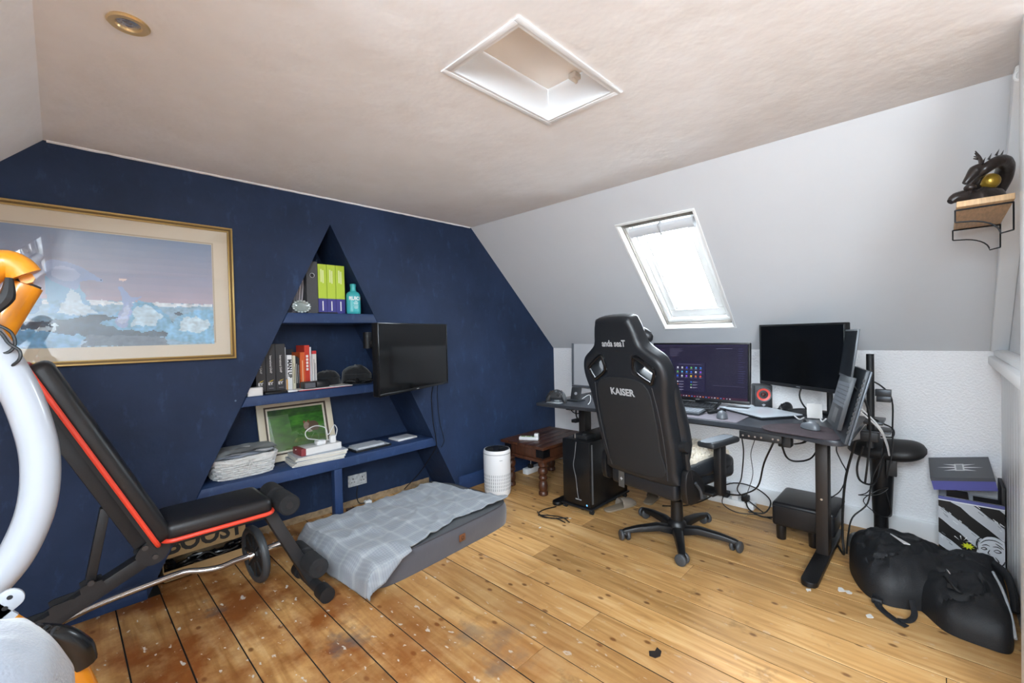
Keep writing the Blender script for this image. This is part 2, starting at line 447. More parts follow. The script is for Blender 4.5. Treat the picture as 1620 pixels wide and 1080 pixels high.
tr.build('trim_1', mat('bare plaster strip', '#9a8467', .9, bump=.6, bscale=60, var=.3, vscale=30), kind='structure')

# knee walls, slopes, ceiling, far gable
MB().box((0, YB, -.05), (.1, .1, ZK)).build('wall_right', WHITE_CHIP, kind='structure')
MB().box((XLK-.1, YB, -.05), (XLK, .1, ZK)).build('wall_left', WHITE_CHIP, kind='structure')
far = [(XLK,0),(0,0),(0,ZK),(XS,ZC),(XL,ZC),(XLK,ZK)]
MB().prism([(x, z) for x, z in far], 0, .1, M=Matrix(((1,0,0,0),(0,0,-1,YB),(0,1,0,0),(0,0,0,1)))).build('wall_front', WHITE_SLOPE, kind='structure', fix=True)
MB().box((-.022, YB, 0), (0, -.016, .12)).build('baseboard_right', WHITE_GLOSS, bevel=.006, kind='structure')

def holed(name, o, u, v, lu, lv, holes, thick, m):
    """rectangular slab (u x v) with rectangular holes (u0,u1,v0,v1); thickness away from the room along u x v"""
    M = frame_m(o, u, v); mb = MB()
    us = sorted({0, lu} | {h[0] for h in holes} | {h[1] for h in holes}); vs_ = sorted({0, lv} | {h[2] for h in holes} | {h[3] for h in holes})
    for i in range(len(us)-1):
        for j in range(len(vs_)-1):
            cu_, cv = (us[i]+us[i+1])/2, (vs_[j]+vs_[j+1])/2
            if any(h[0] < cu_ < h[1] and h[2] < cv < h[3] for h in holes): continue
            mb.box((us[i], vs_[j], 0), (us[i+1], vs_[j+1], thick), 0, M)
    return mb.build(name, m, kind='structure', weld=False)

# right slope: u down the slope, v along -y ; u x v must point outwards
SLEN = math.hypot(XS, ZC-ZK)
uR = V((-XS, 0, -(ZC-ZK))).normalized()
def su(x): return (x-XS)/uR.x
holed('ceiling_slope_right', (XS, 0.05, ZC), uR, (0, 1, 0), SLEN, .05, [], .12, WHITE_SLOPE) if False else None
WU0, WU1, WY0, WY1 = su(-.868), su(-.160), -1.240, -1.765
MR = frame_m((XS, 0, ZC), uR, (0, -1, 0))      # z axis = u x (-y)
sgn = 1 if MR.col[2].xyz.dot(V((1, 0, 1))) > 0 else -1
def slab(name, org, u, ln, y0, y1, holes, m, thick=.13):
    """slope slab; local frame u (down), v=-y, n outward"""
    u = V(u); n = u.cross(V((0, -1, 0)))
    out = V((0, 0, 1)) if n.z > 0 else V((0, 0, -1))
    s_ = 1 if n.z > 0 else -1
    M = Matrix(((u.x, 0, n.x, org[0]), (u.y, -1, n.y, 0), (u.z, 0, n.z, org[2]), (0, 0, 0, 1)))
    mb = MB()
    us = sorted({0, ln} | {h[0] for h in holes} | {h[1] for h in holes}); ys = sorted({-y0, -y1} | {-h[2] for h in holes} | {-h[3] for h in holes})
    for i in range(len(us)-1):
        for j in range(len(ys)-1):
            cu_, cv = (us[i]+us[i+1])/2, (ys[j]+ys[j+1])/2
            if any(h[0] < cu_ < h[1] and -h[2] < cv < -h[3] for h in holes): continue
            mb.box((us[i], ys[j], 0), (us[i+1], ys[j+1], thick*s_), 0, M)
    mb.build(name, m, kind='structure', fix=True)
    return M, s_
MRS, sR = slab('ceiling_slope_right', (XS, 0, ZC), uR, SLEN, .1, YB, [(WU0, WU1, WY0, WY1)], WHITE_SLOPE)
uL = V((XLK-XL, 0, -(ZC-ZK))).normalized()
lh = [(.06, 1.20, -2.20, -3.30), (.06, 1.20, -3.45, -4.55)]  # openings for the two added windows behind the camera
MLS, sL = slab('ceiling_slope_left', (XL, 0, ZC), uL, math.hypot(XLK-XL, ZC-ZK), .1, YB, lh, WHITE_CEIL)

# flat ceiling with the loft hatch opening
HX0, HX1, HY0, HY1, HH = -2.518, -2.002, -1.612, -1.930, .12
cl = MB()
cxs = [XL, HX0, HX1, XS]; cys = [YB, HY1, HY0, .1]
for i in range(3):
    for j in range(3):
        if i == 1 and j == 1: continue
        cl.box((cxs[i], cys[j], ZC), (cxs[i+1], cys[j+1], ZC+.16))
cl.build('ceiling', WHITE_CEIL, kind='structure')
# hand-trowelled plaster edge where the gable meets the ceiling
tp = MB()
tp.tube([(XL+.01+i*(XS-XL-.02)/60, -.004+.003*nz(i*.7, 1), ZC+.001+.003*nz(i*.9, 5)) for i in range(61)], .009, 6, smooth=False)
tp.build('trim_2', WHITE_CEIL, smooth=True, kind='structure')

# loft hatch
h = root('loft_hatch', ((HX0+HX1)/2, (HY0+HY1)/2, ZC), 'white square loft hatch recessed in the ceiling', 'hatch')
rim = MB()
t_ = .022
for lo, hi in (((HX0-t_,HY1-t_),(HX1+t_,HY1)),((HX0-t_,HY0),(HX1+t_,HY0+t_)),((HX0-t_,HY1),(HX0,HY0)),((HX1,HY1),(HX1+t_,HY0))):
    rim.box((lo[0], lo[1], ZC-.006), (hi[0], hi[1], ZC+.0))
rim.build('trim', WHITE_GLOSS, h, bevel=.003)
li = MB()
for lo, hi in (((HX0,HY1),(HX1,HY1+.01)),((HX0,HY0-.01),(HX1,HY0)),((HX0,HY1+.01),(HX0+.01,HY0-.01)),((HX1-.01,HY1+.01),(HX1,HY0-.01))):
    li.box((lo[0], lo[1], ZC-.004), (hi[0], hi[1], ZC+HH+.02))
li.build('lining', WHITE_GLOSS, h)
MB().box((HX0+.012, HY1+.012, ZC+HH), (HX1-.012, HY0-.012, ZC+HH+.02)).build('panel', mat('aged hatch board', '#eeebe7', .6, var=.04), h, bevel=.004)
MB().cbox((HX1-.02, HY1+.16, ZC+HH-.012), (.05, .035, .02)).cyl((HX1-.04, HY1+.16, ZC+HH-.02), (HX1+.0, HY1+.165, ZC+HH-.025), .008).build('latch', mat('painted latch', '#cfc9c0', .5, bump=.5), h, bevel=.003)

# ------------------------------------------------------------------ roof windows: the right skylight, then two added ones
PANE = glass_mat('window glass', .05)
def roof_window(n, M, s_, u0, u1, y0, y1, vent=True):
    """frame, sash and pane in the slope's own frame; w grows outwards"""
    v0, v1 = -y0, -y1
    loc = M @ V(((u0+u1)/2, (v0+v1)/2, 0))
    r = root('window_%d' % n, loc, kind='structure')
    def ring(a, b_, w0, w1, i=0., ib=None):
        mb = MB(); ib = i if ib is None else ib
        U0, U1, V0, V1 = u0+i, u1-ib, v0+i, v1-i
        for lo, hi in (((U0,V0),(U0+a,V1)),((U1-b_,V0),(U1,V1)),((U0+a,V0),(U1-b_,V0+a)),((U0+a,V1-a),(U1-b_,V1))):
            mb.box((lo[0], lo[1], w0*s_), (hi[0], hi[1], w1*s_), 0, M)
        return mb
    ring(.016, .016, -.006, .13).build('lining', WINWHITE, r, bevel=.002, fix=True)
    ring(.012, .012, .035, .05, .016).build('gasket', mat('grey brown gasket', '#8f8880', .6), r, fix=True)
    ring(.042, .042, .05, .13, .016).build('window_frame', WINWHITE, r, bevel=.004, fix=True)
    ring(.052, .07, .075, .125, .06, .06).build('sash', WINWHITE, r, bevel=.006, fix=True)
    ring(.006, .006, .088, .094, .112, .13).build('glazing_bead', mat('dark glazing line', '#6b6b68', .5), r, fix=True)
    MB().box((u0+.11, v0+.11, .1*s_), (u1-.128, v1-.11, .104*s_), 0, M).build('pane', PANE, r, fix=True)
    if vent:
        MB().box((u0+.018, v0+.03, .02*s_), (u0+.052, v1-.016, .05*s_), 0, M).build('vent_strip', mat('grey vent strip', '#77756f', .5, var=.3, vscale=30), r, fix=True)
        vb = MB()
        cv0, cv1 = v0+.075, v1-.03
        uu = u0+.095
        pr = [(uu+.034*math.cos(a), .012+.026*math.sin(a)) for a in [PI*k/8*2 for k in range(8)]]
        n_ = len(pr)
        vs = [(a, cv0, b_*s_) for a, b_ in pr] + [(a, cv1, b_*s_) for a, b_ in pr]
        vb.add(vs, [tuple(range(n_))[::-1], tuple(range(n_, 2*n_))]+[(i, (i+1) % n_, n_+(i+1) % n_, n_+i) for i in range(n_)], 0, M)
        vb.build('control_bar', mat('bar white', '#dcdfe2', .35), r, smooth=True, fix=True)
        c_ = (cv0+cv1)/2
        MB().cbox((uu, c_, .012*s_), (.074, .012, .06), 0, M).build('bar_clip', mat('clip grey', '#b9bcc0', .4), r, bevel=.002, fix=True)
    n_ = (M.to_3x3() @ V((0, 0, s_))).normalized()
    c_ = M @ V(((u0+u1)/2, (v0+v1)/2, .14*s_))
    area_portal(c_, -n_, v1-v0, u1-u0, M.to_3x3() @ V((1, 0, 0)))
    return r
roof_window(1, MRS, sR, WU0, WU1, WY0, WY1)
for k, hh in enumerate(lh): roof_window(2+k, MLS, sL, *hh, vent=False)  # unseen windows added on the left slope to brighten the room

# ------------------------------------------------------------------ boarded partition on the right
pt = MB()
pt.box((-1.42, -3.06, 0), (0, -3.035, ZC-.001))
wp = pt.build('wall_partition', WHITE_GLOSS, kind='structure')
for k in range(14):
    MB().box((-1.40+.1*k+.002, -3.035, 0.0), (-1.40+.1*k+.098, -3.012 if True else 0, 1.03)).build('panel_board', WHITE_GLOSS, wp, bevel=.004)
MB().box((-1.40, -3.035, 1.03), (-.001, -2.965, 1.075)).box((-1.40, -3.035, 1.075), (-.001, -2.985, 1.11)).build('rail', WHITE_GLOSS, wp, bevel=.008)
# corner stile following the slope
MB().add([(-.001,-3.035,1.1),(-.001,-2.972,1.1),(-.07,-2.972,1.1),(-.07,-3.035,1.1)]+[(XS,-3.035,ZC-.01),(XS,-2.972,ZC-.01),(XS-.1,-2.972,ZC-.01),(XS-.1,-3.035,ZC-.01)],
         [(0,1,5,4),(1,2,6,5),(2,3,7,6),(3,0,4,7),(0,3,2,1),(4,5,6,7)]).build('stile', WHITE_GLOSS, wp, bevel=.006)
MB().box((-1.50, -3.07, 0), (-1.385, -2.962, ZC)).build('trim_3', WHITE_GLOSS, bevel=.006, kind='structure')

# downlight
dl = root('downlight', (-3.297, -1.175, ZC), 'round brass recessed downlight in the ceiling', 'light')
D = Matrix.Translation((-3.297, -1.175, ZC))
MB().lathe([(.046,0),(.048,-.004),(.044,-.008),(.03,-.007),(.027,-.003),(.026,.03),(.03,.03)], 32, M=D, cap=False).build('ring', mat('satin brass', '#d9bd8c', .3, .6), dl, smooth=True)
MB().lathe([(.0001,-.006),(.008,-.0065),(.014,-.004),(.02,-.003),(.0275,-.0015)], 24, M=D, cap=False).build('bulb', mat('reflector', '#d7dadd', .12, .9, bump=.8, bscale=120), dl, smooth=True)
# white hook ring by the ceiling
MB().tube([(-1.26, -2.975+.012*math.cos(a), 2.05+.016*math.sin(a)) for a in [2*PI*k/14 for k in range(14)]], .0045, 8, closed=True, seg=2).box((-1.266, -3.035, 2.045), (-1.254, -2.985, 2.055)).build('hook_ring', WHITE_GLOSS, smooth=True, label='white round ring hook high on the partition near ceiling', cat='hook')
# ================================================================== ALCOVE SHELVES
def axl(z): return AL+(AX-AL)*z/AZ
def axr(z): return AR+(AX-AR)*z/AZ
XZ = Matrix(((1,0,0,0),(0,0,-1,0),(0,1,0,0),(0,0,0,1)))     # (x,y)->(x,z), extrude along -y
S1, S2, S3 = 1.408, .930, .472
e = .003
def shelf_mb(zt, zb): return MB().prism([(axl(zb)+e, zb), (axr(zb)-e, zb), (axr(zt)-e, zt), (axl(zt)+e, zt)], -AD+.002, .006, M=XZ)
for zt, zb, lb in ((S1, 1.346, 'topmost and shortest navy shelf in the triangular alcove'), (S2, .876, 'middle navy shelf in the triangular alcove, holding the books')):
    shelf_mb(zt, zb).build('alcove_shelf', BLUEW, bevel=.004, fix=True, label=lb, cat='shelf', group='navy alcove shelves')
sh = root('alcove_shelf', (AX, .18, 0), 'lowest and widest navy alcove shelf, carried by a short post', 'shelf', 'navy alcove shelves')
shelf_mb(S3, .407).build('board', BLUEW, sh, bevel=.004, fix=True)
MB().box((-2.252, -.004, 0), (-2.2, .05, .407)).build('post', BLUEW, sh, bevel=.003)

PAPER = mat('paper white', '#dfe0e0', .8, var=.03, vscale=20)
PAGES = mat('book pages', '#d8d2c4', .85, bump=.4, bscale=200)
BLK = mat('matt black plastic', '#16171a', .55, bump=.05, bscale=60)
BLK2 = mat('soft black', '#1b1c1f', .7)
METAL = mat('bright metal', '#c9ccd0', .22, .9)
BFAB = mat('black nylon cloth', '#121418', .85, bump=.5, bscale=160, sheen=.3)

def book(name, x0, x1, z0, z1, y0, depth, cover, label, cat='book', group=None, lean=0., extra=None):
    """upright book or file, spine towards the room"""
    r = root(name, ((x0+x1)/2, y0+depth/2, z0), label, cat, group)
    M = Matrix.Translation(((x0+x1)/2, y0, z0)) @ Matrix.Rotation(lean, 4, 'Y')
    w2 = (x1-x0)/2; hh = z1-z0; t = min(.0025, w2*.3)
    c = MB()
    c.box((-w2, 0, 0), (w2, t, hh), 0, M).box((-w2, t, 0), (-w2+t, depth, hh), 0, M).box((w2-t, t, 0), (w2, depth, hh), 0, M)
    c.build('cover', cover, r)
    MB().box((-w2+t, t, .003), (w2-t, depth-.006, hh-.004), 0, M).build('pages', PAGES, r)
    if extra: extra(r, M, w2, hh)
    return r
def spine_m(M, x, z, vert=True, y=-.0006):
    """text frame on a spine; vert: reads top to bottom"""
    return M @ frame_m((x, y, z), (0, 0, -1) if vert else (1, 0, 0), (1, 0, 0) if vert else (0, 0, 1))
INKW = mat('white ink', '#e9e9e6', .6); INKK = mat('black ink', '#111214', .6)

# --- top shelf
lever_m = mat('charcoal board', '#4a4a4d', .7, bump=.2, bscale=90)
def lever_x(r, M, w2, hh):
    MB().tube([(.014*math.cos(a), -.001, hh*.73+.014*math.sin(a)) for a in [2*PI*k/16 for k in range(16)]], .0028, 6, closed=True, seg=2, M=M).build('finger_ring', METAL, r, smooth=True)
    MB().lathe([(.012, 0), (.012, .001)], 16, M=M @ frame_m((0, -.0002, hh*.73), (1,0,0), (0,0,1))).build('finger_hole', BLK, r)
book('lever_arch_file', -2.364, -2.295, S1, 1.738, .06, .25, lever_m, 'charcoal lever arch file with a silver finger ring on top shelf', 'file', extra=lever_x)
LIME = mat('lime green card', '#b7cf3c', .55, var=.03); PURP = mat('purple card', '#3d3a86', .55, var=.05)
def lime_x(r, M, w2, hh):
    MB().box((-w2-.0006, -.0008, 0), (w2+.0006, .02, .098), 0, M).build('purple_band', PURP, r)
    MB().box((-w2*.45, -.0005, hh*.64), (-w2*.1, 0, hh*.90), 0, M).box((0, -.0005, hh*.62), (w2*.35, 0, hh*.88), 0, M).build('spine_print', mat('pale green ink', '#dbe6a0', .6), r)
    MB().box((-w2*.12, -.0013, .02), (w2*.12, -.0009, .082), 0, M).build('band_print', INKW, r)
for k, (a, b_, zt, what) in enumerate(((-2.292, -2.238, 1.726, 'lime green and purple file beside the charcoal lever arch file'),
                                       (-2.235, -2.180, 1.726, 'middle one of three lime green and purple files'),
                                       (-2.177, -2.118, 1.726, 'lime green and purple file beside the turquoise bottle'))):
    book('box_file', a, b_, S1, zt, .06, .25, LIME, what, 'file', 'lime green files on the top shelf', extra=lime_x)
book('slim_book', -2.115, -2.105, S1, 1.60, .1, .14, PAPER, 'thin white booklet between green files and turquoise bottle', 'book')
MB().box((-2.30, .012, S1), (-2.19, .075, S1+.008)).build('phone', BLK, bevel=.003, label='flat black phone lying in front of the green files', cat='phone')
# magazines leaning left
for k, (x, zt, c, lb) in enumerate(((-2.405, 1.66, '#c9c2c4', 'pale grey magazine leaning against charcoal file'), (-2.435, 1.60, '#8f8a90', 'grey glossy magazine leaning left on top shelf'), (-2.462, 1.54, '#6b6870', 'dark grey magazine leaning furthest left on top shelf'))):
    def mx_(r, M, w2, hh):
        MB().box((-w2*.4, -.0008, hh*.2), (w2*.4, -.0002, hh*.8), 0, M).build('spine_print', mat('grey ink', '#77767a', .6), r)
    book('magazine', x, x+.024, S1, zt, .11, .2, mat('magazine '+c, c, .4), lb, 'magazine', 'leaning magazines on the top shelf', lean=.10, extra=mx_)
g = root('glass_dish', (-2.405, .055, S1), 'round clear glass dish standing upright on the top shelf', 'dish')
GD = Matrix.Translation((-2.405, .055, S1+.040)) @ Matrix.Rotation(math.radians(80), 4, 'X') @ Matrix.Scale(1.4, 4, (1,0,0))
MB().lathe([(.0, .006),(.024,.006),(.030,.012),(.037,.016),(.040,.010),(.038,0),(.0,0)], 28, M=GD, cap=False).build('dish', mat('thick glass', '#8b9693', .08, spec=.8, coat=.6), g, smooth=True)
rim_ = MB()
for k in range(16):
    a = 2*PI*k/16; rim_.sphere((.036*math.cos(a), .036*math.sin(a), .012), .006, 8, M=GD)
rim_.build('scalloped_rim', mat('glass rim', '#c3cbc9', .08, spec=.8), g, smooth=True, kind='stuff')
AQ = mat('turquoise plastic', '#3fb0b4', .35)
bt = root('bottle', (-2.067, .045, S1), 'turquoise shampoo bottle with white lettering on top shelf', 'bottle')
BM = Matrix.Translation((-2.067, .045, S1)) @ Matrix.Scale(.95, 4)
MB().lathe([(.044,0),(.049,.004),(.050,.02),(.050,.128),(.047,.143),(.036,.154),(.023,.160),(.021,.168),(.0,.168)], 32, M=BM @ Matrix.Scale(.75, 4, (0,1,0))).build('body', AQ, bt, smooth=True)
MB().lathe([(.021,.165),(.0185,.185),(.021,.196),(.022,.208),(.019,.212),(0,.212)], 24, M=BM).build('cap', AQ, bt, smooth=True)
def bend(mb, M, r, ys=.75):
    Mi = M.inverted(); out = []
    for v in mb.v:
        q = Mi @ V(v); a = q.x/r; out.append(tuple(M @ V((r*math.sin(a), -r*ys*math.cos(a)-.0006+min(0, q.y), q.z))))
    mb.v = out; return mb
tx = text_mb('RUICH', .034, BM @ frame_m((0, 0, .108), (1,0,0), (0,0,1)), bold=.0012)
bend(tx, BM, .0502).build('lettering', INKW, bt)
tl = MB()
for k, (w_, z_) in enumerate(((.02,.085),(.034,.075),(.03,.066),(.036,.055),(.026,.049),(.03,.043),(.022,.037))):
    tl.add([(-w_/2, 0, z_), (0, 0, z_), (w_/2, 0, z_), (w_/2, 0, z_+(.006 if k < 3 else .003)), (0, 0, z_+(.006 if k < 3 else .003)), (-w_/2, 0, z_+(.006 if k < 3 else .003))], [(0,1,4,5),(1,2,3,4)], 0, BM)
bend(tl, BM, .0502).build('small_print', mat('pale aqua ink', '#bfe0df', .6), bt)

# --- middle shelf
GBL = mat('dark grey slipcase', '#333336', .5)
def ey_x(r, M, w2, hh):
    text_mb('International GAAP', .017, spine_m(M, 0, hh*.57), wide=.78).build('title', INKW, r)
    text_mb('EY', .024, M @ frame_m((-.003, -.0006, hh*.155), (1,0,0), (0,0,1)), bold=.0006).build('logo_letters', INKW, r)
    MB().add([(-.012, -.0006, hh*.205), (.017, -.0006, hh*.24), (.002, -.0006, hh*.205)], [(0,1,2)], 0, M).build('logo_beam', mat('logo yellow', '#f0d23c', .5), r)
    MB().box((-.013, -.0008, .014), (.013, -.0002, .018), 0, M).build('publisher_print', mat('grey ink', '#77767a', .6), r)
for a, b_, lb in ((-2.655, -2.603, 'dark grey textbook slipcase nearest the alcove edge'), (-2.600, -2.549, 'dark grey textbook slipcase, middle of three'), (-2.546, -2.492, 'dark grey textbook slipcase beside the white books')):
    book('textbook', a, b_, S2+.012, 1.222, .095, .2, GBL, lb, 'book', 'dark grey textbooks on the middle shelf', extra=ey_x)
MB().box((-2.63, .02, S2), (-2.49, .19, S2+.012)).build('black_tray', BLK, bevel=.003, label='flat black tray under the dark grey textbooks', cat='tray')
def txt_x(s, size, ink, pos=.55, bold=0.):
    def f(r, M, w2, hh): text_mb(s, size, spine_m(M, 0, hh*pos), bold=bold).build('title', ink, r)
    return f
def bars_x(ink, n=2):
    def f(r, M, w2, hh):
        mb = MB()
        for k in range(n):
            xx = -w2*.5+w2*1.0*(k+.5)/n
            mb.box((xx-w2*.14, -.0008, hh*.2), (xx+w2*.14, -.0002, hh*(.78-.1*k)), 0, M)
        mb.build('spine_print', ink, r)
    return f
bk = [  # x0,x1,ztop,cover,label,extra
 (-2.489,-2.480,1.200,'#d6d9de','tall thin white booklet beside the dark grey textbooks',None),
 (-2.479,-2.470,1.00,'#d39a3c','short ochre booklet on middle shelf',None),
 (-2.469,-2.441,1.150,'#e4e6e8','white book titled in black on middle shelf',txt_x('MAN UP', .031, INKK, .62, .0012)),
 (-2.440,-2.424,1.146,'#cfcab4','cream book beside the black title book',bars_x(mat('olive ink','#6d6a4a',.6))),
 (-2.422,-2.408,1.140,'#23252a','black paperback with white spine lettering',bars_x(INKW,1)),
 (-2.406,-2.397,1.130,'#2e3138','dark slim paperback beside the orange book',bars_x(INKW,1)),
 (-2.395,-2.367,1.165,'#d8632e','bright orange paperback on middle shelf',bars_x(mat('cream ink','#f0d9b0',.6),1)),
 (-2.365,-2.334,1.208,'#c63a28','tall red hardback on middle shelf',None),
 (-2.332,-2.321,1.196,'#d7dbe0','thin white book squeezed beside the red hardback',bars_x(mat('grey ink','#77767a',.6),1)),
 (-2.318,-2.294,1.170,'#e2dfdc','white book with red top at the end of the row',bars_x(mat('grey ink','#77767a',.6),2)),
]
def red_x(r, M, w2, hh):
    mb = MB()
    for k in range(5): mb.box((-w2*.45, -.0008, hh*(.42+.075*k)), (w2*.45, -.0002, hh*(.475+.075*k)), 0, M)
    mb.build('spine_print', mat('white ink', '#e9e9e6', .6), r)
def redtop_x(r, M, w2, hh):
    MB().box((-w2-.0005, -.0008, hh*.92), (w2+.0005, .05, hh+.0005), 0, M).build('red_band', mat('red band', '#c9353a', .5), r)
    bars_x(mat('grey ink', '#77767a', .6), 2)(r, M, w2, hh)
for i, (a, b_, zt, c, lb, ex) in enumerate(bk):
    if i == 7: ex = red_x
    if i == 9: ex = redtop_x
    book('book', a, b_, S2, zt, .12+.006*(i % 3), .14, mat('cover '+c, c, .45), lb, 'book', 'books on the middle shelf', extra=ex)
book('book', -2.455, -2.38, S2+.0, 1.185, .275, .06, mat('cover navy', '#22262f', .4), 'navy book standing behind the row', 'book', 'books on the middle shelf')
def gadget(name, lo, hi, m, label, cat, bevel=.004, top=None):
    r = root(name, ((lo[0]+hi[0])/2, (lo[1]+hi[1])/2, lo[2]), label, cat)
    MB().box(lo, hi).build('body', m, r, bevel=bevel)
    if top: MB().box((lo[0]+.006, lo[1]-.0008, lo[2]+.006), (hi[0]-.006, lo[1]+.002, hi[2]-.006)).build('front_face', top, r)
    return r
gadget('small_box', (-2.722, .012, S2), (-2.645, .07, S2+.048), mat('white card', '#d9d8d6', .5), 'small white box at the left end of middle shelf', 'box', .002, mat('white box front', '#e4e3e1', .4))
gadget('black_case', (-2.408, .03, S2+.008), (-2.335, .10, S2+.05), mat('dark grey case', '#2b2d31', .5), 'small dark case with a grey front before the red book', 'case', .006, mat('grey front', '#5a5e66', .3))
gadget('black_case', (-2.325, .05, S2+.008), (-2.24, .13, S2+.048), mat('black case', '#1d1f23', .45), 'small black case in front of the white book', 'case', .008)
MB().box((-2.508, .015, S2), (-2.45, .05, S2+.014)).build('white_gadget', mat('white plastic', '#e4e5e6', .35), bevel=.006, label='small white gadget lying at the edge of middle shelf', cat='gadget')
for k, (m_, z_, a_, lb) in enumerate((('#b5373d', 0, .05, 'red edged booklet lying flat on the middle shelf'), ('#e2e0dd', .004, -.03, 'white papers lying flat on the middle shelf'))):
    M = RZ((-2.27, .085, S2+z_), a_)
    MB().box((-.17, -.06, 0), (.17, .10, .004), 0, M).build('papers', mat('sheet '+m_, m_, .7), label=lb, cat='papers')
def pouch(name, c, sx, sy, sz, label, seed):
    r = root(name, c, label, 'pouch')
    mb = MB()
    def fn(u, v):
        a = 2*PI*u; t = v
        rr = math.sin(PI*min(1, t*.5+.5))**.5 if t < 1 else 0
        z = sz*math.sin(t*PI/2)
        k = math.cos(t*PI/2)**.45
        d = 1+.10*nz(math.cos(a)*2+seed, math.sin(a)*2, t*3)
        return (c[0]+sx*k*math.cos(a)*d, c[1]+sy*k*math.sin(a)*d, c[2]+z*(1+.12*nz(seed, math.cos(a)*3, t*2)))
    mb.grid(fn, 36, 12)
    mb.build('body', BFAB, r, smooth=True)
    MB().tube([(c[0]+sx*.95*math.cos(a), c[1]+sy*.95*math.sin(a), c[2]+sz*.55) for a in [-PI*.9+PI*.8*k/8 for k in range(9)]], .0025, 5).build('zip', mat('dark zip', '#33363b', .4), r, smooth=True)
    return r
pouch('pouch', (-2.19, .2, S2), .085, .07, .10, 'flat black zipped pouch at the back of middle shelf', 1.3)
pouch('pouch', (-2.0, .17, S2), .105, .09, .125, 'larger black pouch beside the television arm', 4.7)
cb = MB()
rs = random.Random(5)
for k in range(6):
    p0 = V((-2.10+.03*k, .03+.02*rs.random(), S2+.012))
    cb.tube([p0+V((rs.uniform(-.05,.05), rs.uniform(0,.05), rs.uniform(0,.03))) for _ in range(6)], .0035, 5)
cb.build('cable_tangle', mat('black cable', '#0e0f11', .5), smooth=True, label='tangle of short black cables at the right of middle shelf', cat='cables')

# --- bottom shelf
WIC = mat('white wicker', '#d4d4d2', .7, bump=.5, bscale=60, var=.08, vscale=40)
bs = root('wicker_basket', (-2.73, .16, S3), 'white wicker storage basket with cloth liner on the lowest shelf', 'basket')
def bas(t, a):    # rounded rectangle ring
    hx, hy = .145+.022*t, .105+.018*t
    c_, s_ = math.cos(a), math.sin(a); k = (abs(c_)**4+abs(s_)**4)**(-.25)
    return V((-2.73+hx*c_*k, .15+hy*s_*k, S3+.004+.115*t))
wk = MB(); nst = 44
for row_ in range(9):
    t = (row_+.5)/9
    wk.tube([bas(t, 2*PI*k/nst)+V((math.cos(2*PI*k/nst), math.sin(2*PI*k/nst), 0))*(.007 if (k+row_) % 2 else -.004)+V((0,0,.0025*nz(k*3.1, row_*7.7))) for k in range(nst)], .0066, 6, closed=True, seg=2, smooth=True)
wk.build('woven_sides', WIC, bs, smooth=True)
MB().prism([tuple(bas(0, 2*PI*k/24)[:2]) for k in range(24)], S3+.001, S3+.008).build('bottom', WIC, bs)
st_ = MB()
for k in range(0, nst, 2):
    a = 2*PI*k/nst; st_.tube([bas(0, a), bas(.5, a), bas(1, a)], .004, 5)
st_.build('uprights', WIC, bs, smooth=True, kind='stuff')
ln = MB()
def lfn(u, v):
    a = 2*PI*u; q = bas(1.02-.30*v*(1+.35*nz(u*9, 2)), a); o = V((math.cos(a), math.sin(a), 0))
    q += o*(.012+.006*nz(u*26, v*3, 1)); q.z += .012*(1-v)*nz(u*8, 7); return q
ln.grid(lfn, 90, 6)
ln.build('liner', mat('cream cotton', '#d9d8d4', .9, bump=.4, bscale=120), bs, smooth=True)
MB().tube([(-2.715, .015, S3+.10), (-2.73, .0, S3+.105), (-2.70, -.002, S3+.11), (-2.715, .012, S3+.095), (-2.70, .002, S3+.06)], .0028, 6).tube([(-2.715, .012, S3+.095), (-2.74, .0, S3+.05)], .0028, 6).build('bow', mat('cream cotton', '#d9d8d4'), bs, smooth=True)
MB().box((-2.86, .07, S3+.02), (-2.60, .23, S3+.115)).build('folded_cloth', mat('cream cotton', '#d9d8d4'), bs, bevel=.02)
for k, (c, dx, dy, a_, zz, lb) in enumerate((('#c9ced8', -.02, 0, .10, .124, 'blue white papers on top of the wicker basket, lowest'), ('#e3e4e6', .0, .005, -.08, .136, 'white papers in the middle of the basket pile'), ('#9fa2a3', .01, .01, .05, .146, 'grey plastic folder topmost on the wicker basket'))):
    mb = MB(); M = RZ((-2.73+dx, .145+dy, S3+zz), a_)
    mb.grid(lambda u, v: (-.155+.31*u, -.095+.20*v, .012*nz(u*4+k*3, v*4, k)+.012*max(0, u-.7)), 20, 14, M=M)
    mb.grid(lambda u, v: (-.155+.31*u, -.095+.20*(1-v), -.004+.012*nz(u*4+k*3, (1-v)*4, k)+.012*max(0, u-.7)), 20, 14, M=M)
    mb.build('paper_sheaf', mat('sheaf '+c, c, .5 if k == 2 else .75, var=.06, vscale=12), smooth=True, label=lb, cat='papers', group='papers on the wicker basket')

gp = root('framed_photo', (-2.36, .27, S3), 'cream framed photograph of an animal on green grass leaning in the alcove', 'picture')
GW, GH = .47, .39
GM = frame_m((-2.605, .22, S3+.002), (1, 0, 0), (0, .28, 1))
fr = MB()
for lo, hi in (((0,0),(GW,.045)),((0,GH-.045),(GW,GH)),((0,.045),(.045,GH-.045)),((GW-.045,.045),(GW,GH-.045))): fr.box((lo[0], lo[1], 0), (hi[0], hi[1], .02), 0, GM)
fr.build('frame', mat('cream frame', '#d8cdb6', .5), gp, bevel=.004)
fl_ = MB()
for lo, hi in (((.04,.04),(GW-.04,.05)),((.04,GH-.05),(GW-.04,GH-.04)),((.04,.05),(.05,GH-.05)),((GW-.05,.05),(GW-.04,GH-.05))): fl_.box((lo[0], lo[1], .012), (hi[0], hi[1], .021), 0, GM)
fl_.build('inner_fillet', mat('dark fillet', '#4b3f33', .5), gp)
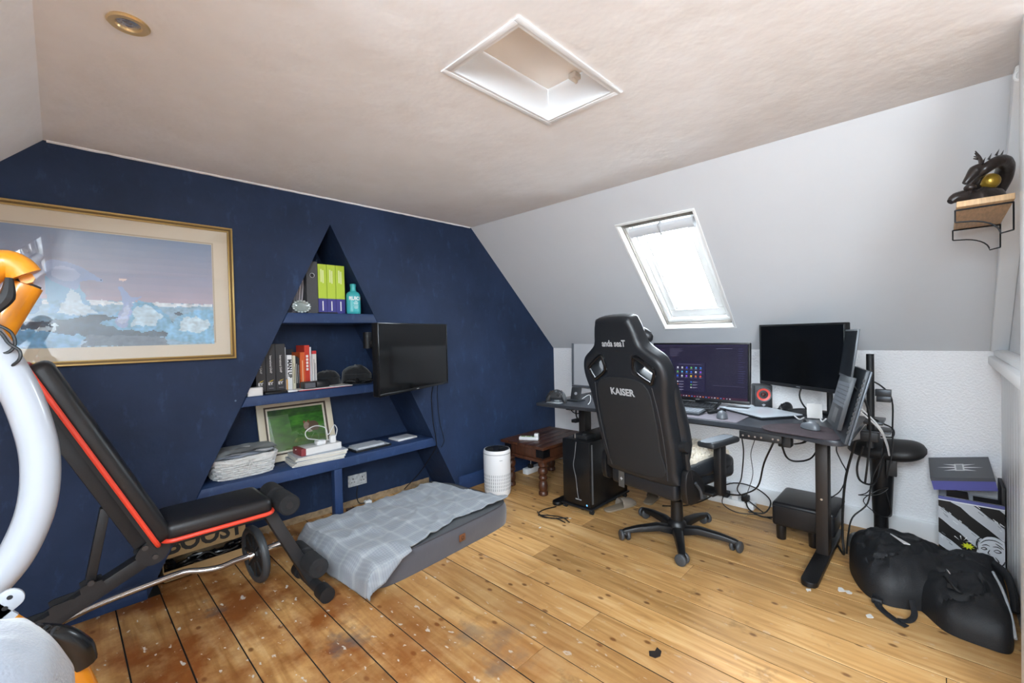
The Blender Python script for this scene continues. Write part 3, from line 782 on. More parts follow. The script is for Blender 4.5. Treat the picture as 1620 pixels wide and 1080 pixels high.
MB().box((.05,.05,.004), (GW-.05, GH-.05, .012), 0, GM).build('mount', mat('mount cream', '#e6dfcc', .7), gp)
pm = MB(); rs = random.Random(11)
GX0, GX1, GY0, GY1 = .062, GW-.062, .062, GH-.062
NX, NY = 64, 48
for j in range(NY):
    for i in range(NX):
        u, v = (i+.5)/NX, (j+.5)/NY
        n_ = nz(u*5, v*9, 2)*.5+nz(u*14, v*26, 4)*.35
        t = v*.9+n_*.5
        base = (.30+.10*n_, .42+.12*n_-.02*v, .22+.05*n_)
        g_ = (.20+.25*n_, .46+.30*n_, .10+.12*n_)
        m_ = min(1, max(0, (v-.1)*1.8+n_*.6)); cc = [base[k]*(1-m_)+g_[k]*m_ for k in range(3)]
        if v > .82: cc = [x*(.75) for x in cc]
        x0, x1 = GX0+(GX1-GX0)*i/NX, GX0+(GX1-GX0)*(i+1)/NX; y0, y1 = GY0+(GY1-GY0)*j/NY, GY0+(GY1-GY0)*(j+1)/NY
        pm.add([(x0,y0,.0125),(x1,y0,.0125),(x1,y1,.0125),(x0,y1,.0125)], [(0,1,2,3)], 0, GM, lin([max(0, min(1, x)) for x in cc]))
def gpt(P): return [(GX0+(GX1-GX0)*x, GY0+(GY1-GY0)*y) for x, y in P]
pm.polys([(gpt([(.62,.42),(.66,.38),(.86,.37),(.9,.43),(.88,.55),(.82,.62),(.74,.62),(.68,.58),(.63,.6),(.61,.52)]), '#6a5443'),
          (gpt([(.60,.52),(.62,.44),(.69,.46),(.71,.56),(.67,.62),(.62,.60)]), '#9a8478'),
          (gpt([(.60,.60),(.63,.58),(.64,.64),(.61,.65)]), '#8a4a33'), (gpt([(.68,.60),(.71,.59),(.72,.65),(.69,.65)]), '#8a4a33'),
          (gpt([(.64,.38),(.70,.34),(.76,.36),(.73,.42),(.66,.44)]), '#b9aea4')], GM @ Matrix.Translation((0,0,.0127)))
pm.build('print', print_mat('photo print', .5), gp)
MB().box((.05,.05,.0145), (GW-.05, GH-.05, .0155), 0, GM).build('glass', glass_mat('picture glass', .07), gp)

# magazines pile + boxed book + charger
for k in range(5):
    M = RZ((-2.33+.006*k, .095, S3+.0105*k), -.05+.05*((k*7) % 3-1))
    r = root('magazine', (-2.33, .1, S3+.0105*k), ['spiral bound notebook at the bottom of the magazine pile', 'second lowest white magazine in the pile beside the basket', 'blue grey magazine in the middle of the pile', 'white magazine second from top of the pile', 'topmost curled magazine under the red ended box'][k], 'magazine', 'magazine pile on the lowest shelf')
    MB().box((-.155, -.085, 0), (.155, .12, .009), 0, M).build('pages', PAGES, r)
    MB().box((-.156, -.087, .009), (.156, .121, .0102), 0, M).box((-.156, -.087, -.0001), (.156, .121, .001), 0, M).build('cover', mat(['paper white', 'mag a', 'mag b', 'mag c', 'mag d'][k], ['#dfe0e0', '#d5d9dd', '#8d97a8', '#e2e2e0', '#c3c9d2'][k], .4), r)
    if k == 0:
        sp = MB()
        for j in range(34):
            x_ = -.15+.3*j/33; sp.tube([(x_, -.083, .010), (x_, -.09, .006), (x_, -.083, .001)], .0012, 4, M=M, seg=2)
        sp.build('spiral', METAL, r, kind='stuff')
bx_ = root('boxed_set', (-2.31, .1, S3+.054), 'white box with a dark red end on the magazine pile', 'box')
BXM = RZ((-2.31, .1, S3+.054), .04)
MB().box((-.10, -.06, 0), (.13, .07, .042), 0, BXM).build('body', mat('white card', '#d9d8d6'), bx_, bevel=.002)
MB().box((-.128, -.0605, -.0002), (-.10, .0705, .0425), 0, BXM).build('end_panel', mat('maroon card', '#8e3a40', .5), bx_, bevel=.002)
ch = root('phone_charger', (-2.30, .09, S3+.097), 'white plug charger with looped white cable on the white box', 'charger')
WP = mat('white plastic', '#e4e5e6', .35)
MB().box((-2.33, .06, S3+.097), (-2.27, .11, S3+.125)).build('plug', WP, ch, bevel=.008)
MB().tube([(-2.29,.08,S3+.12),(-2.34,.05,S3+.14),(-2.395,.04,S3+.16),(-2.40,.05,S3+.20),(-2.34,.06,S3+.225),(-2.27,.07,S3+.20),(-2.25,.08,S3+.15),(-2.22,.08,S3+.19),(-2.20,.09,S3+.205),(-2.185,.09,S3+.17),(-2.21,.08,S3+.12),(-2.26,.09,S3+.115)], .0028, 6).build('cable', WP, ch, smooth=True)
MB().box((-2.245, .05, S3+.098), (-2.21, .08, S3+.145)).build('adapter', WP, ch, bevel=.005)
def tablet(c, sx, sy, h_, a_, m1, label, pages=False):
    r = root('tablet' if not pages else 'notepad', c, label, 'tablet' if not pages else 'notepad')
    M = RZ(c, a_)
    MB().box((-sx/2, -sy/2, 0), (sx/2, sy/2, h_), 0, M).build('body', m1, r, bevel=.002)
    MB().box((-sx/2+.008, -sy/2+.008, h_), (sx/2-.008, sy/2-.008, h_+.001), 0, M).build('top_face', mat('pale face '+label[:6], '#c9cdd2' if not pages else '#d8dadd', .35), r)
    return r
tablet((-1.95, .115, S3), .27, .155, .016, .03, mat('black slate', '#1b1d21', .4), 'black tablet case lying on the lowest shelf')
tablet((-1.965, .115, S3+.018), .20, .13, .010, .05, mat('silver slab', '#b9bec4', .3), 'silver tablet on top of the black tablet case')
tablet((-1.64, .17, S3), .17, .13, .012, .06, mat('white card', '#d9d8d6'), 'white notepad at the right end of lowest shelf', True)

# socket and plug on the alcove back wall
so = root('wall_socket', (-1.93, AD, .10), 'paint splashed white double socket on the alcove back wall', 'socket')
SM_ = frame_m((-1.985-.01, AD-.012, .185), (1,0,0), (0,0,1))
MB().box((-.0, -.043, -.012), (.146, .043, .0), 0, SM_).build('plate', mat('chipped white', '#c5c8c9', .5, var=.3, vscale=40), so, bevel=.004)
for sx_ in (.036, .110):
    MB().box((sx_-.003, .008, .0), (sx_+.003, .02, .0008), 0, SM_).box((sx_-.014, -.012, 0), (sx_-.006, -.007, .0008), 0, SM_).box((sx_+.006, -.012, 0), (sx_+.014, -.007, .0008), 0, SM_).build('pin_holes', BLK, so, kind='stuff')
pl = root('mains_plug', (-1.87, .30, 0), 'white mains plug lying on the boards behind the dog bed', 'plug')
MB().box((-1.895, .285, 0), (-1.845, .33, .028)).build('body', WP, pl, bevel=.008)
pp = MB()
for dx in (-.012, .0, .012): pp.box((-1.87+dx-.002, .30, .028), (-1.87+dx+.002, .305, .05))
pp.build('pins', METAL, pl, kind='stuff')
MB().tube([(-2.06,.24,.012),(-2.03,.22,.03),(-1.99,.24,.02),(-2.0,.27,.012),(-2.05,.28,.015)], .012, 8).build('brown_leather_scrap', mat('brown leather', '#3b2418', .5), smooth=True, label='dark brown scrap beside the post on the boards', cat='scrap')
MB().tube([(-1.93,.345,.14),(-1.94,.34,.08),(-1.93,.33,.02),(-1.89,.31,.012)], .004, 6).build('socket_cable', mat('black cable', '#0e0f11'), smooth=True, label='short black cable hanging below the wall socket', cat='cable')

# ================================================================== ICE PICTURE
pc = root('framed_picture', (-3.26, -.02, 1.153), 'gold framed print of polar bears on blue ice hanging on the navy wall', 'picture')
PX0, PX1, PZ0, PZ1 = -3.735, -2.782, 1.153, 1.857
PMX = frame_m((PX0, -.001, PZ0), (1,0,0), (0,0,1))       # z out of wall (towards -y)
PW, PH = PX1-PX0, PZ1-PZ0
GOLD = mat('gold moulding', '#b79a5e', .35, .55, bump=.1, bscale=30); GOLDD = mat('dark gold', '#6d5632', .4, .5)
fr = MB(); fr2 = MB()
def ringb(mb, i, w_, z0, z1):
    for lo, hi in (((i,i),(PW-i,i+w_)),((i,PH-i-w_),(PW-i,PH-i)),((i,i+w_),(i+w_,PH-i-w_)),((PW-i-w_,i+w_),(PW-i,PH-i-w_))): mb.box((lo[0],lo[1],z0), (hi[0],hi[1],z1), 0, PMX)
ringb(fr, 0, .008, 0, .030); ringb(fr, .017, .006, 0, .026)
ringb(fr2, .008, .009, 0, .022)
fr.build('frame', GOLD, pc, bevel=.002); fr2.build('frame_channel', GOLDD, pc)
MB().box((.02,.02,.002), (PW-.02, PH-.02, .010), 0, PMX).build('mount', mat('ivory mount', '#d8cdb8', .8), pc)
f3 = MB()
ringb(f3, .088, .006, .010, .0112); f3.build('mount_line', mat('mount bevel', '#b7a98f', .7), pc)
IX0, IX1, IY0, IY1 = .096, PW-.096, .082, PH-.098
def ip(P): return [(IX0+(IX1-IX0)*x, IY0+(IY1-IY0)*y) for x, y in P]
def jag(P, amp=.012, seed=0, n=4):
    out = []; r_ = random.Random(seed)
    for i in range(len(P)):
        a, b_ = P[i], P[(i+1) % len(P)]
        for k in range(n):
            t = k/n; out.append((min(1, max(0, a[0]+(b_[0]-a[0])*t+r_.uniform(-amp, amp)*(k > 0))), min(1, max(0, a[1]+(b_[1]-a[1])*t+r_.uniform(-amp, amp)*(k > 0)))))
    return out
P = []
for k in range(10):
    t = k/10
    c0, c1 = (.47,.57,.70), (.72,.66,.72)
    P.append((ip([(0, 1-.62*t), (1, 1-.62*t), (1, 1-.62*(t+.1)), (0, 1-.62*(t+.1))]), tuple(c0[i]*(1-t)+c1[i]*t for i in range(3))))
P.append((ip([(.50,.60),(.53,.585),(.55,.60),(.53,.615)]), '#f0d9cf'))
P.append((ip([(0,0),(1,0),(1,.40),(0,.41)]), '#8fb4cc'))
P.append((ip(jag([(0,.35),(.3,.37),(.6,.37),(1,.37),(1,.40),(.6,.395),(.3,.41),(0,.4)], .01, 3, 5)), '#d9e2e8'))
P.append((ip(jag([(.20,.10),(.40,.04),(.62,.04),(.78,.10),(.80,.22),(.66,.26),(.45,.24),(.30,.27),(.20,.22)], .012, 4)), '#3f586c'))
P.append((ip(jag([(.33,0),(.75,0),(.72,.07),(.55,.09),(.36,.11)], .01, 9)), '#64798a'))
P.append((ip(jag([(0,0),(.30,0),(.36,.09),(.22,.13),(.10,.18),(0,.20)], .012, 5)), '#74abd0'))
P.append((ip(jag([(0,.18),(.10,.15),(.22,.14),(.24,.20),(.12,.24),(.02,.26)], .012, 6)), '#c7dbe6'))
P.append((ip(jag([(.05,.20),(.10,.16),(.22,.17),(.20,.22),(.12,.21)], .01, 16)), '#566d80'))
P.append((ip(jag([(0,.24),(.10,.26),(.16,.30),(.17,.44),(.11,.46),(.06,.40),(0,.36)], .012, 7)), '#6793b8'))
P.append((ip(jag([(.20,.26),(.30,.24),(.42,.26),(.44,.30),(.38,.34),(.36,.42),(.34,.52),(.28,.62),(.20,.62)], .010, 8)), '#7fb0d2'))
P.append((ip(jag([(.24,.30),(.32,.27),(.41,.29),(.36,.36),(.33,.46),(.30,.5)], .012, 18)), '#c5dbe8'))
# left bear, head stretched to the right
P.append((ip(smooth_loop([(.20,.60),(.20,.72),(.26,.73),(.33,.70),(.39,.64),(.435,.585),(.42,.575),(.37,.58),(.34,.56),(.325,.50),(.30,.50),(.24,.54)], 3)), '#93a9d0'))
P.append((ip(smooth_loop([(.22,.60),(.24,.68),(.30,.68),(.34,.62),(.30,.56)], 3)), '#b0c0de'))
P.append((ip([(.423,.588),(.437,.583),(.430,.576)]), '#3d4558'))
# right ice and second bear
P.append((ip(jag([(.42,.20),(.52,.14),(.70,.13),(.82,.10),(.78,.20),(.74,.30),(.66,.40),(.60,.42),(.54,.36),(.46,.26)], .010, 10)), '#79b4d6'))
P.append((ip(jag([(.56,.18),(.68,.18),(.72,.28),(.64,.38),(.58,.34)], .012, 20)), '#bcd8e6'))
P.append((ip(jag([(.72,.06),(.85,.02),(1,0),(1,.34),(.90,.33),(.80,.28),(.74,.18)], .012, 11)), '#83bcdc'))
P.append((ip(jag([(.80,.14),(.92,.10),(.98,.2),(.9,.28),(.82,.24)], .012, 21)), '#c6deea'))
P.append((ip(smooth_loop([(.485,.22),(.505,.30),(.525,.38),(.518,.46),(.505,.535),(.525,.53),(.555,.47),(.575,.44),(.62,.455),(.60,.43),(.575,.40),(.565,.32),(.55,.24),(.54,.18),(.51,.17)], 3)), '#98add4'))
P.append((ip(smooth_loop([(.50,.22),(.52,.30),(.54,.38),(.555,.36),(.55,.28),(.53,.20)], 3)), '#b6c6e0'))
P.append((ip(jag([(.77,.30),(.80,.285),(.83,.29),(.81,.31)], .004, 13)), '#44566a'))
P.append((ip(jag([(.30,.22),(.46,.24),(.5,.26),(.40,.285),(.31,.26)], .008, 14)), '#3c5365'))
def inside(P_, x, y):
    c = False; j = len(P_)-1
    for i in range(len(P_)):
        (xi, yi), (xj, yj) = P_[i], P_[j]
        if (yi > y) != (yj > y) and x < (xj-xi)*(y-yi)/(yj-yi)+xi: c = not c
        j = i
    return c
PB = [(q, lin(c), min(a for a, _ in q), max(a for a, _ in q), min(b_ for _, b_ in q), max(b_ for _, b_ in q)) for q, c in P]
PR = MB(); GNX, GNY = 190, 110
for j in range(GNY):
    for i in range(GNX):
        x0, x1 = IX0+(IX1-IX0)*i/GNX, IX0+(IX1-IX0)*(i+1)/GNX; y0, y1 = IY0+(IY1-IY0)*j/GNY, IY0+(IY1-IY0)*(j+1)/GNY
        xc, yc = (x0+x1)/2, (y0+y1)/2
        low = yc < IY0+.40*(IY1-IY0)
        amp = .007 if low else .002
        xq, yq = xc+amp*nz(xc*60, yc*60, 1), yc+amp*nz(xc*60, yc*60, 9)
        cc = PB[0][1]
        for q, c, a0, a1, b0, b1 in reversed(PB):
            if a0 <= xq <= a1 and b0 <= yq <= b1 and inside(q, xq, yq): cc = c; break
        k = 1+((.30*nz(xc*26, yc*34, 3)+.28*nz(xc*70, yc*90, 5)) if low else .05*nz(xc*9, yc*20, 3))
        PR.add([(x0,y0,0),(x1,y0,0),(x1,y1,0),(x0,y1,0)], [(0,1,2,3)], 0, PMX @ Matrix.Translation((0,0,.0115)), tuple(min(1, max(0, v*k)) for v in cc[:3])+(1,))
PR.build('print', print_mat('ice print', .6), pc)
MB().box((.02,.02,.0185), (PW-.02, PH-.02, .0205), 0, PMX).build('glass', glass_mat('picture pane', .065), pc)

# ================================================================== TELEVISION ON ARM
tv = root('television', (-1.81, -.30, .90), 'black flat television on a swing arm over the alcove', 'television')
ta, tb = V((-2.163, -.437, 0)), V((-1.459, -.171, 0))
TD = (tb-ta).normalized(); TN = V((TD.y, -TD.x, 0))
TM = frame_m((ta.x, ta.y, .898), TD, (0,0,1))     # z towards viewer (TD x up)
TW, TH = (tb-ta).length, .436
MB().box((0,0,-.045), (TW,TH,0), 0, TM).build('casing', mat('tv black', '#0b0b0d', .3), tv, bevel=.006)
MB().box((.009,.016,0.), (TW-.009,TH-.009,.0012), 0, TM).build('screen', mat('tv screen', '#040405', .08, spec=.6), tv)
be = MB()
for lo, hi in (((0,0),(TW,.015)),((0,TH-.008),(TW,TH)),((0,.015),(.008,TH-.008)),((TW-.008,.015),(TW,TH-.008))): be.box((lo[0],lo[1],0), (hi[0],hi[1],.004), 0, TM)
be.build('bezel', mat('gloss bezel', '#101012', .2), tv, bevel=.001)
text_mb('LG', .008, TM @ Matrix.Translation((TW/2, .0075, .0042))).build('badge', mat('badge grey', '#9a9da2', .4), tv) if False else MB().box((TW/2-.012,.006,.004),(TW/2+.012,.009,.0045),0,TM).build('badge', mat('badge grey', '#9a9da2', .4), tv)
MB().box((TW/2-.10, TH/2-.08, -.07), (TW/2+.10, TH/2+.08, -.045), 0, TM).build('mount_plate', BLK, tv, bevel=.004)
arm = MB()
pe = V((-1.985, .02, 1.235)); pw_ = V((-1.70, -.015, 1.12)); pt_ = TM @ V((TW/2, TH/2, -.06))
arm.tube([pw_, pe], .022, 8, smooth=False).tube([pe-V((0,0,.02)), pt_], .020, 8, smooth=False).cyl(pe-V((0,0,.06)), pe+V((0,0,.05)), .03)
arm.build('swing_arm', BLK, tv, smooth=True)
MB().box((-1.74, -.02, 1.0), (-1.66, 0, 1.24)).build('wall_plate', BLK, tv, bevel=.004)
cbm = MB()
cbm.tube([(-1.60,-.20,.93),(-1.53,-.06,.80),(-1.50,-.03,.6),(-1.47,-.02,.46),(-1.46,.01,.38),(-1.50,.16,.18),(-1.56,.3,.03)], .0035, 6)
cbm.tube([(-1.56,-.19,.93),(-1.47,-.05,.80),(-1.44,-.03,.6),(-1.40,-.02,.47),(-1.40,-.02,.42),(-1.42,.04,.33)], .003, 6)
cbm.build('cables', mat('black cable', '#0e0f11'), tv, smooth=True)

# ================================================================== DOG BED AND BLANKET
BA = math.radians(4.2); BC = V((-1.925, -.425, 0)); BWD, BDP, BHT = 1.07, .70, .135
BDM = RZ(BC, BA)
db = root('dog_bed', BC, 'charcoal orthopaedic dog bed on the floorboards', 'pet bed')
DBM = mat('charcoal polyester', '#4b4b52', .6, bump=.25, bscale=25, sheen=.3); DBT = mat('dark grey felt', '#4f5154', .9, bump=.3, bscale=200)
bm_ = MB()
def bedside(u, v):
    a = 2*PI*u; c_, s_ = math.cos(a), math.sin(a); k = (abs(c_)**7+abs(s_)**7)**(-1/7)
    bul = 1+.012*math.sin(PI*v)+.006*nz(u*30, v*3)
    z = BHT*v; e = 1-.02*max(0, v-.85)/.15
    return (BWD/2*c_*k*bul*e, BDP/2*s_*k*bul*e, z)
bm_.grid(bedside, 120, 8, M=BDM)
bm_.build('side_cover', DBM, db, smooth=True)
tp_ = MB()
def bedtop(u, v):
    x, y = -1+2*u, -1+2*v
    k = 1.0
    m_ = max(abs(x), abs(y)); 
    if m_ > 0: 
        n7 = (abs(x)**7+abs(y)**7)**(1/7); x, y = x*m_/n7, y*m_/n7
    return (x*BWD/2*.983, y*BDP/2*.983, BHT+.010*(1-m_**6)+.003*nz(x*4, y*4))
tp_.grid(bedtop, 40, 28, M=BDM)
tp_.build('top_cover', DBT, db, smooth=True)
MB().tube([BDM @ V(bedside(k/96, 1)) for k in range(96)], .005, 6, closed=True, seg=1).build('piping', mat('charcoal piping', '#3c3c42', .6), db, smooth=True)
LT = BDM @ frame_m((.05, -BDP/2-.012, .072), (1,0,0), (0,0,1))
lt = MB().box((-.024,-.02,-.004), (.024,.02,.002), 0, LT).build('leather_label', mat('tan leather', '#6e4327', .5), db, bevel=.003)
MB().tube([(.010*math.cos(a), .010*math.sin(a), .0022) for a in [2*PI*k/12 for k in range(12)]], .0016, 5, closed=True, seg=1, M=LT).build('stamp', mat('dark stamp', '#2a1a10', .6), lt)

def plaid():
    m = mat('pale grey checked fleece', '#8d9298', .95, bump=.6, bscale=260, sheen=.2, bdist=.003)
    nt = m.node_tree; N = nt.nodes; L = nt.links; b = N['Principled BSDF']
    tc = N.new('ShaderNodeTexCoord'); mp = N.new('ShaderNodeMapping'); mp.inputs['Rotation'].default_value = (0, 0, -BA); L.new(tc.outputs['Object'], mp.inputs[0])
    outs = []
    for ax, sc in (('X', 5.2), ('Y', 5.2), ('X', 46.), ('Y', 46.)):
        w_ = N.new('ShaderNodeTexWave'); w_.bands_direction = ax; w_.inputs['Scale'].default_value = sc*.5; w_.inputs['Distortion'].default_value = .25; L.new(mp.outputs[0], w_.inputs['Vector'])
        p_ = N.new('ShaderNodeMath'); p_.operation = 'POWER'; p_.inputs[1].default_value = 10. if sc < 10 else 2.; L.new(w_.outputs['Fac'], p_.inputs[0])
        q_ = N.new('ShaderNodeMath'); q_.operation = 'MULTIPLY'; q_.inputs[1].default_value = .30 if sc < 10 else .16; L.new(p_.outputs[0], q_.inputs[0]); outs.append(q_.outputs[0])
    acc = outs[0]
    for o_ in outs[1:]:
        a_ = N.new('ShaderNodeMath'); a_.operation = 'ADD'; L.new(acc, a_.inputs[0]); L.new(o_, a_.inputs[1]); acc = a_.outputs[0]
    mx = N.new('ShaderNodeMix'); mx.data_type = 'RGBA'; mx.clamp_factor = True
    mx.inputs[6].default_value = lin('#858b92'); mx.inputs[7].default_value = lin('#b4b8bc')
    L.new(acc, mx.inputs[0]); L.new(mx.outputs[2], b.inputs['Base Color'])
    return m
PLAID = plaid()
bl = MB()
U0, U1 = -.66, .52
def near_v(u):       # near edge of the blanket in bed coordinates
    pts = [(-.66, -.44), (-.5, -.42), (-.40, -.365), (-.15, -.335), (0.03, -.30), (.10, -.285), (.18, -.30), (.30, -.315), (.44, -.33), (.52, -.33)]
    for (a, b_), (c, d) in zip(pts, pts[1:]):
        if u <= c: return b_+(d-b_)*(u-a)/(c-a)
    return pts[-1][1]
def blk(uu, vv):
    u = U0+(U1-U0)*uu
    v0 = near_v(u); v1 = .335-.05*max(0, (u-.3))*3
    if u > .30: v0 += 0
    v = v0+(v1-v0)*vv
    # right end cut on a slant
    u2 = u - (.02+.10*vv)*max(0, (uu-.8)/.2)
    wr = .014*nz(u*5+v*3, v*6, 1)+.011*nz(u*14, v*12, 2)+.016*(1-abs(nz(u*6+3, v*5, 6)))**6*.8+.014*math.exp(-((u*.8+v*1.0-.02)/.05)**2)*max(0, 1-abs(v+.05)*2.5)
    z = BHT+.020+max(-.004, wr)
    x, y = u2, v
    ex = -BWD/2-.006
    if x < ex:      # hangs over the left end
        d = ex-x; x = ex-.035*min(1, d/.04)-.012*nz(v*9, 3)-.25*d*.3; z = max(.012, z-d*1.05-.01)
    ey = -BDP/2-.006
    if y < ey:
        d = ey-y; y = ey-.03-.01*nz(u*9, 3)-.3*d; z = max(.012, min(z, BHT+.01-d*1.2))
    return (x, y, z)
bl.grid(blk, 110, 70, M=BDM)
blanket = bl.build('blanket', None or PLAID, smooth=True, label='crumpled pale grey blanket spread over the dog bed', cat='blanket')
md = blanket.modifiers.new('thickness', 'SOLIDIFY'); md.thickness = .008; md.offset = 1

# ================================================================== AIR PURIFIER
ap = root('air_purifier', (-1.085, -.285, 0), 'white cylindrical air purifier with black top standing by the navy wall', 'air purifier')
AM = RZ((-1.085, -.285, 0), math.radians(225))
WA = mat('white abs', '#e9e9ea', .35)
MB().lathe([(.092,0),(.100,.012),(.104,.04),(.106,.20),(.106,.34),(.103,.352),(.100,.356),(.094,.356)], 48, M=AM, cap=False).build('body', WA, ap, smooth=True)
MB().lathe([(.1065,.326),(.1070,.328),(.1070,.330),(.1065,.332)], 48, M=AM, cap=False).build('seam', mat('seam grey', '#a9abad', .5), ap)
MB().lathe([(.095,.352),(.095,.357),(.088,.358),(.07,.350),(.03,.349),(.0,.349)], 40, M=AM, cap=False).build('top_grille', mat('grille black', '#141416', .4), ap, smooth=True)
gr_ = MB()
for k in range(20):
    a = 2*PI*k/20; gr_.cyl((.03*math.cos(a), .03*math.sin(a), .3515), (.084*math.cos(a), .084*math.sin(a), .357), .0022, 5, M=AM)
gr_.build('grille_bars', BLK, ap, kind='stuff')
sl = MB()
for k in range(-9, 10):
    a = k*math.radians(8.2)
    for j in range(5):
        z0 = .052+.026*j
        sl.box((.1035, -.0022, z0), (.1064, .0022, z0+.019), 0, AM @ Matrix.Rotation(a, 4, 'Z'))
sl.build('vent_slots', mat('slot grey', '#9b9da0', .6), ap, kind='stuff')
MB().box((.1060, -.016, .285), (.1068, .008, .289), 0, AM @ Matrix.Rotation(.35, 4, 'Z')).build('badge', mat('badge grey', '#9a9da2'), ap)
# ================================================================== WEIGHT BENCH
FRB = mat('bench powder coat', '#2d2d2f', .5, .3, bump=.05, bscale=150)
VINYL = mat('black vinyl', '#17171a', .42, bump=.12, bscale=60); REDP = mat('orange red piping', '#e0432c', .45)
FOAM = mat('black foam', '#1e1e20', .95, bump=.3, bscale=300); RUB = mat('black rubber', '#131315', .6)
wbn = root('weight_bench', (-3.1, -.52, 0), 'black adjustable weight bench with orange red piping before the navy wall', 'weight bench')
def beam(mb, a, b_, sx, sy, up=(0,0,1)):
    a, b_ = V(a), V(b_); d = (b_-a); M = frame_m(a, d, up); L_ = d.length
    return mb.box((0, -sx/2, -sy/2), (L_, sx/2, sy/2), 0, M)
def pad(name, M, lx, ly, h_):
    """upholstered pad lying in local xy, thickness z, with piping round its lower edge"""
    o = MB().box((0, -ly/2, 0), (lx, ly/2, h_), 0, M).build(name, VINYL, wbn, bevel=.028, bseg=4)
    lp = []
    r_ = .035
    for cx_, cy_, a0 in ((lx-r_, ly/2-r_, 0), (r_, ly/2-r_, PI/2), (r_, -ly/2+r_, PI), (lx-r_, -ly/2+r_, 1.5*PI)):
        for k in range(6):
            a = a0+PI/2*k/5; lp.append(M @ V((cx_+(r_+.004)*math.cos(a), cy_+(r_+.004)*math.sin(a), .010)))
    MB().tube(lp, .0085, 8, closed=True, seg=1).build('piping', REDP, o, smooth=True)
    MB().box((.02, -ly/2+.02, -.012), (lx-.02, ly/2-.02, .004), 0, M).build('base_board', BLK, o)
    return o
pad('seat_pad', frame_m((-3.195, -.52, .472), (1,0,0), (0,1,0)), .385, .265, .075)
bd = V((-.311, 0, .684)).normalized()
pad('backrest_pad', frame_m((-3.222, -.52, .468), bd, (0,-1,0)), .775, .265, .068)
bn = V((bd.z, 0, -bd.x))
beam(MB(), V((-3.222,-.52,.468))-bn*.032, V((-3.222,-.52,.468))+bd*.66-bn*.032, .05, .042, bn).build('backrest_bar', FRB, wbn, bevel=.004)
mbm = MB(); beam(mbm, (-3.20,-.52,.415), (-4.03,-.52,.03), .05, .06)
mbm.build('rear_beam', FRB, wbn, bevel=.004)
lad = MB()
du = V((-.83, 0, -.385)).normalized(); dn_ = V((-du.z, 0, du.x)); dn_ = dn_ if dn_.z > 0 else -dn_
for sy_ in (-.548, -.492):
    M = frame_m(V((-3.20, sy_, .415))+du*.17, du, dn_)
    pr = [(0,.0)]
    for k in range(4):
        s0 = .0+.088*k
        pr += [(s0+.002,.034),(s0+.045,.05),(s0+.060,.05),(s0+.066,.030),(s0+.084,.030)]
    pr += [(.37,.0)]
    lad.prism(pr, -.003, .003, M=M)
lad.build('adjustment_ladder', FRB, wbn, fix=True)
st2 = MB(); beam(st2, (-3.352,-.52,.63), (-3.40,-.52,.375), .03, .035, (1,0,0)); st2.build('strut', FRB, wbn, bevel=.003)
sb = MB(); beam(sb, (-3.22,-.52,.445), (-2.79,-.52,.445), .05, .04); sb.build('seat_bar', FRB, wbn, bevel=.004)
for sy_ in (-.556, -.488): MB().prism(smooth_loop([(-3.275,.42),(-3.235,.375),(-3.19,.385),(-3.165,.43),(-3.18,.475),(-3.235,.47)], 4), -.003, .003, M=Matrix(((1,0,0,0),(0,0,1,sy_),(0,1,0,0),(0,0,0,1)))).build('hinge_plate', FRB, wbn, fix=True)

bo = MB()
for x_, z_ in ((-3.215, .405), (-3.245, .45), (-3.40, .378)): bo.cyl((x_, -.566, z_), (x_, -.55, z_), .010, 10)
bo.build('bolts', mat('dark bolt', '#55575b', .35, .8), wbn, smooth=True, kind='stuff')
fl2 = MB(); beam(fl2, (-2.80,-.52,.455), (-2.605,-.52,.04), .05, .062, (1,0,0)); fl2.build('front_leg', FRB, wbn, bevel=.004)
for z_, x_, nm in ((.495, -2.745, 'upper'), (.157, -2.624, 'lower')):
    MB().cyl((x_, -.665, z_), (x_, -.375, z_), .012, 12).build('roller_bar', mat('dark bolt', '#55575b'), wbn, smooth=True)
    for y0_ in (-.665, -.50):
        o = MB().lathe([(.016,0),(.040,0),(.046,.006),(.046,.119),(.040,.125),(.016,.125)], 24, M=frame_m((x_, y0_, z_), (0,0,1), (1,0,0))).build('foam_roller', FOAM, wbn, smooth=True, fix=True)
        MB().lathe([(0,-.0015),(.015,-.0015),(.015,.01)], 12, M=frame_m((x_, y0_, z_), (0,0,1), (1,0,0)), cap=False).build('end_plug', BLK, o)
MB().cyl((-2.605,-.66,.034), (-2.605,-.36,.034), .026, 16).build('front_foot', FRB, wbn, smooth=True)
MB().cyl((-4.02,-.72,.034), (-4.02,-.32,.034), .026, 16).build('rear_foot', FRB, wbn, smooth=True)
for y0_, y1_ in ((-.705,-.635), (-.385,-.335)):
    MB().cyl((-2.605,y0_,.036), (-2.605,y1_,.036), .036, 20).build('rubber_cap', RUB, wbn, smooth=True)

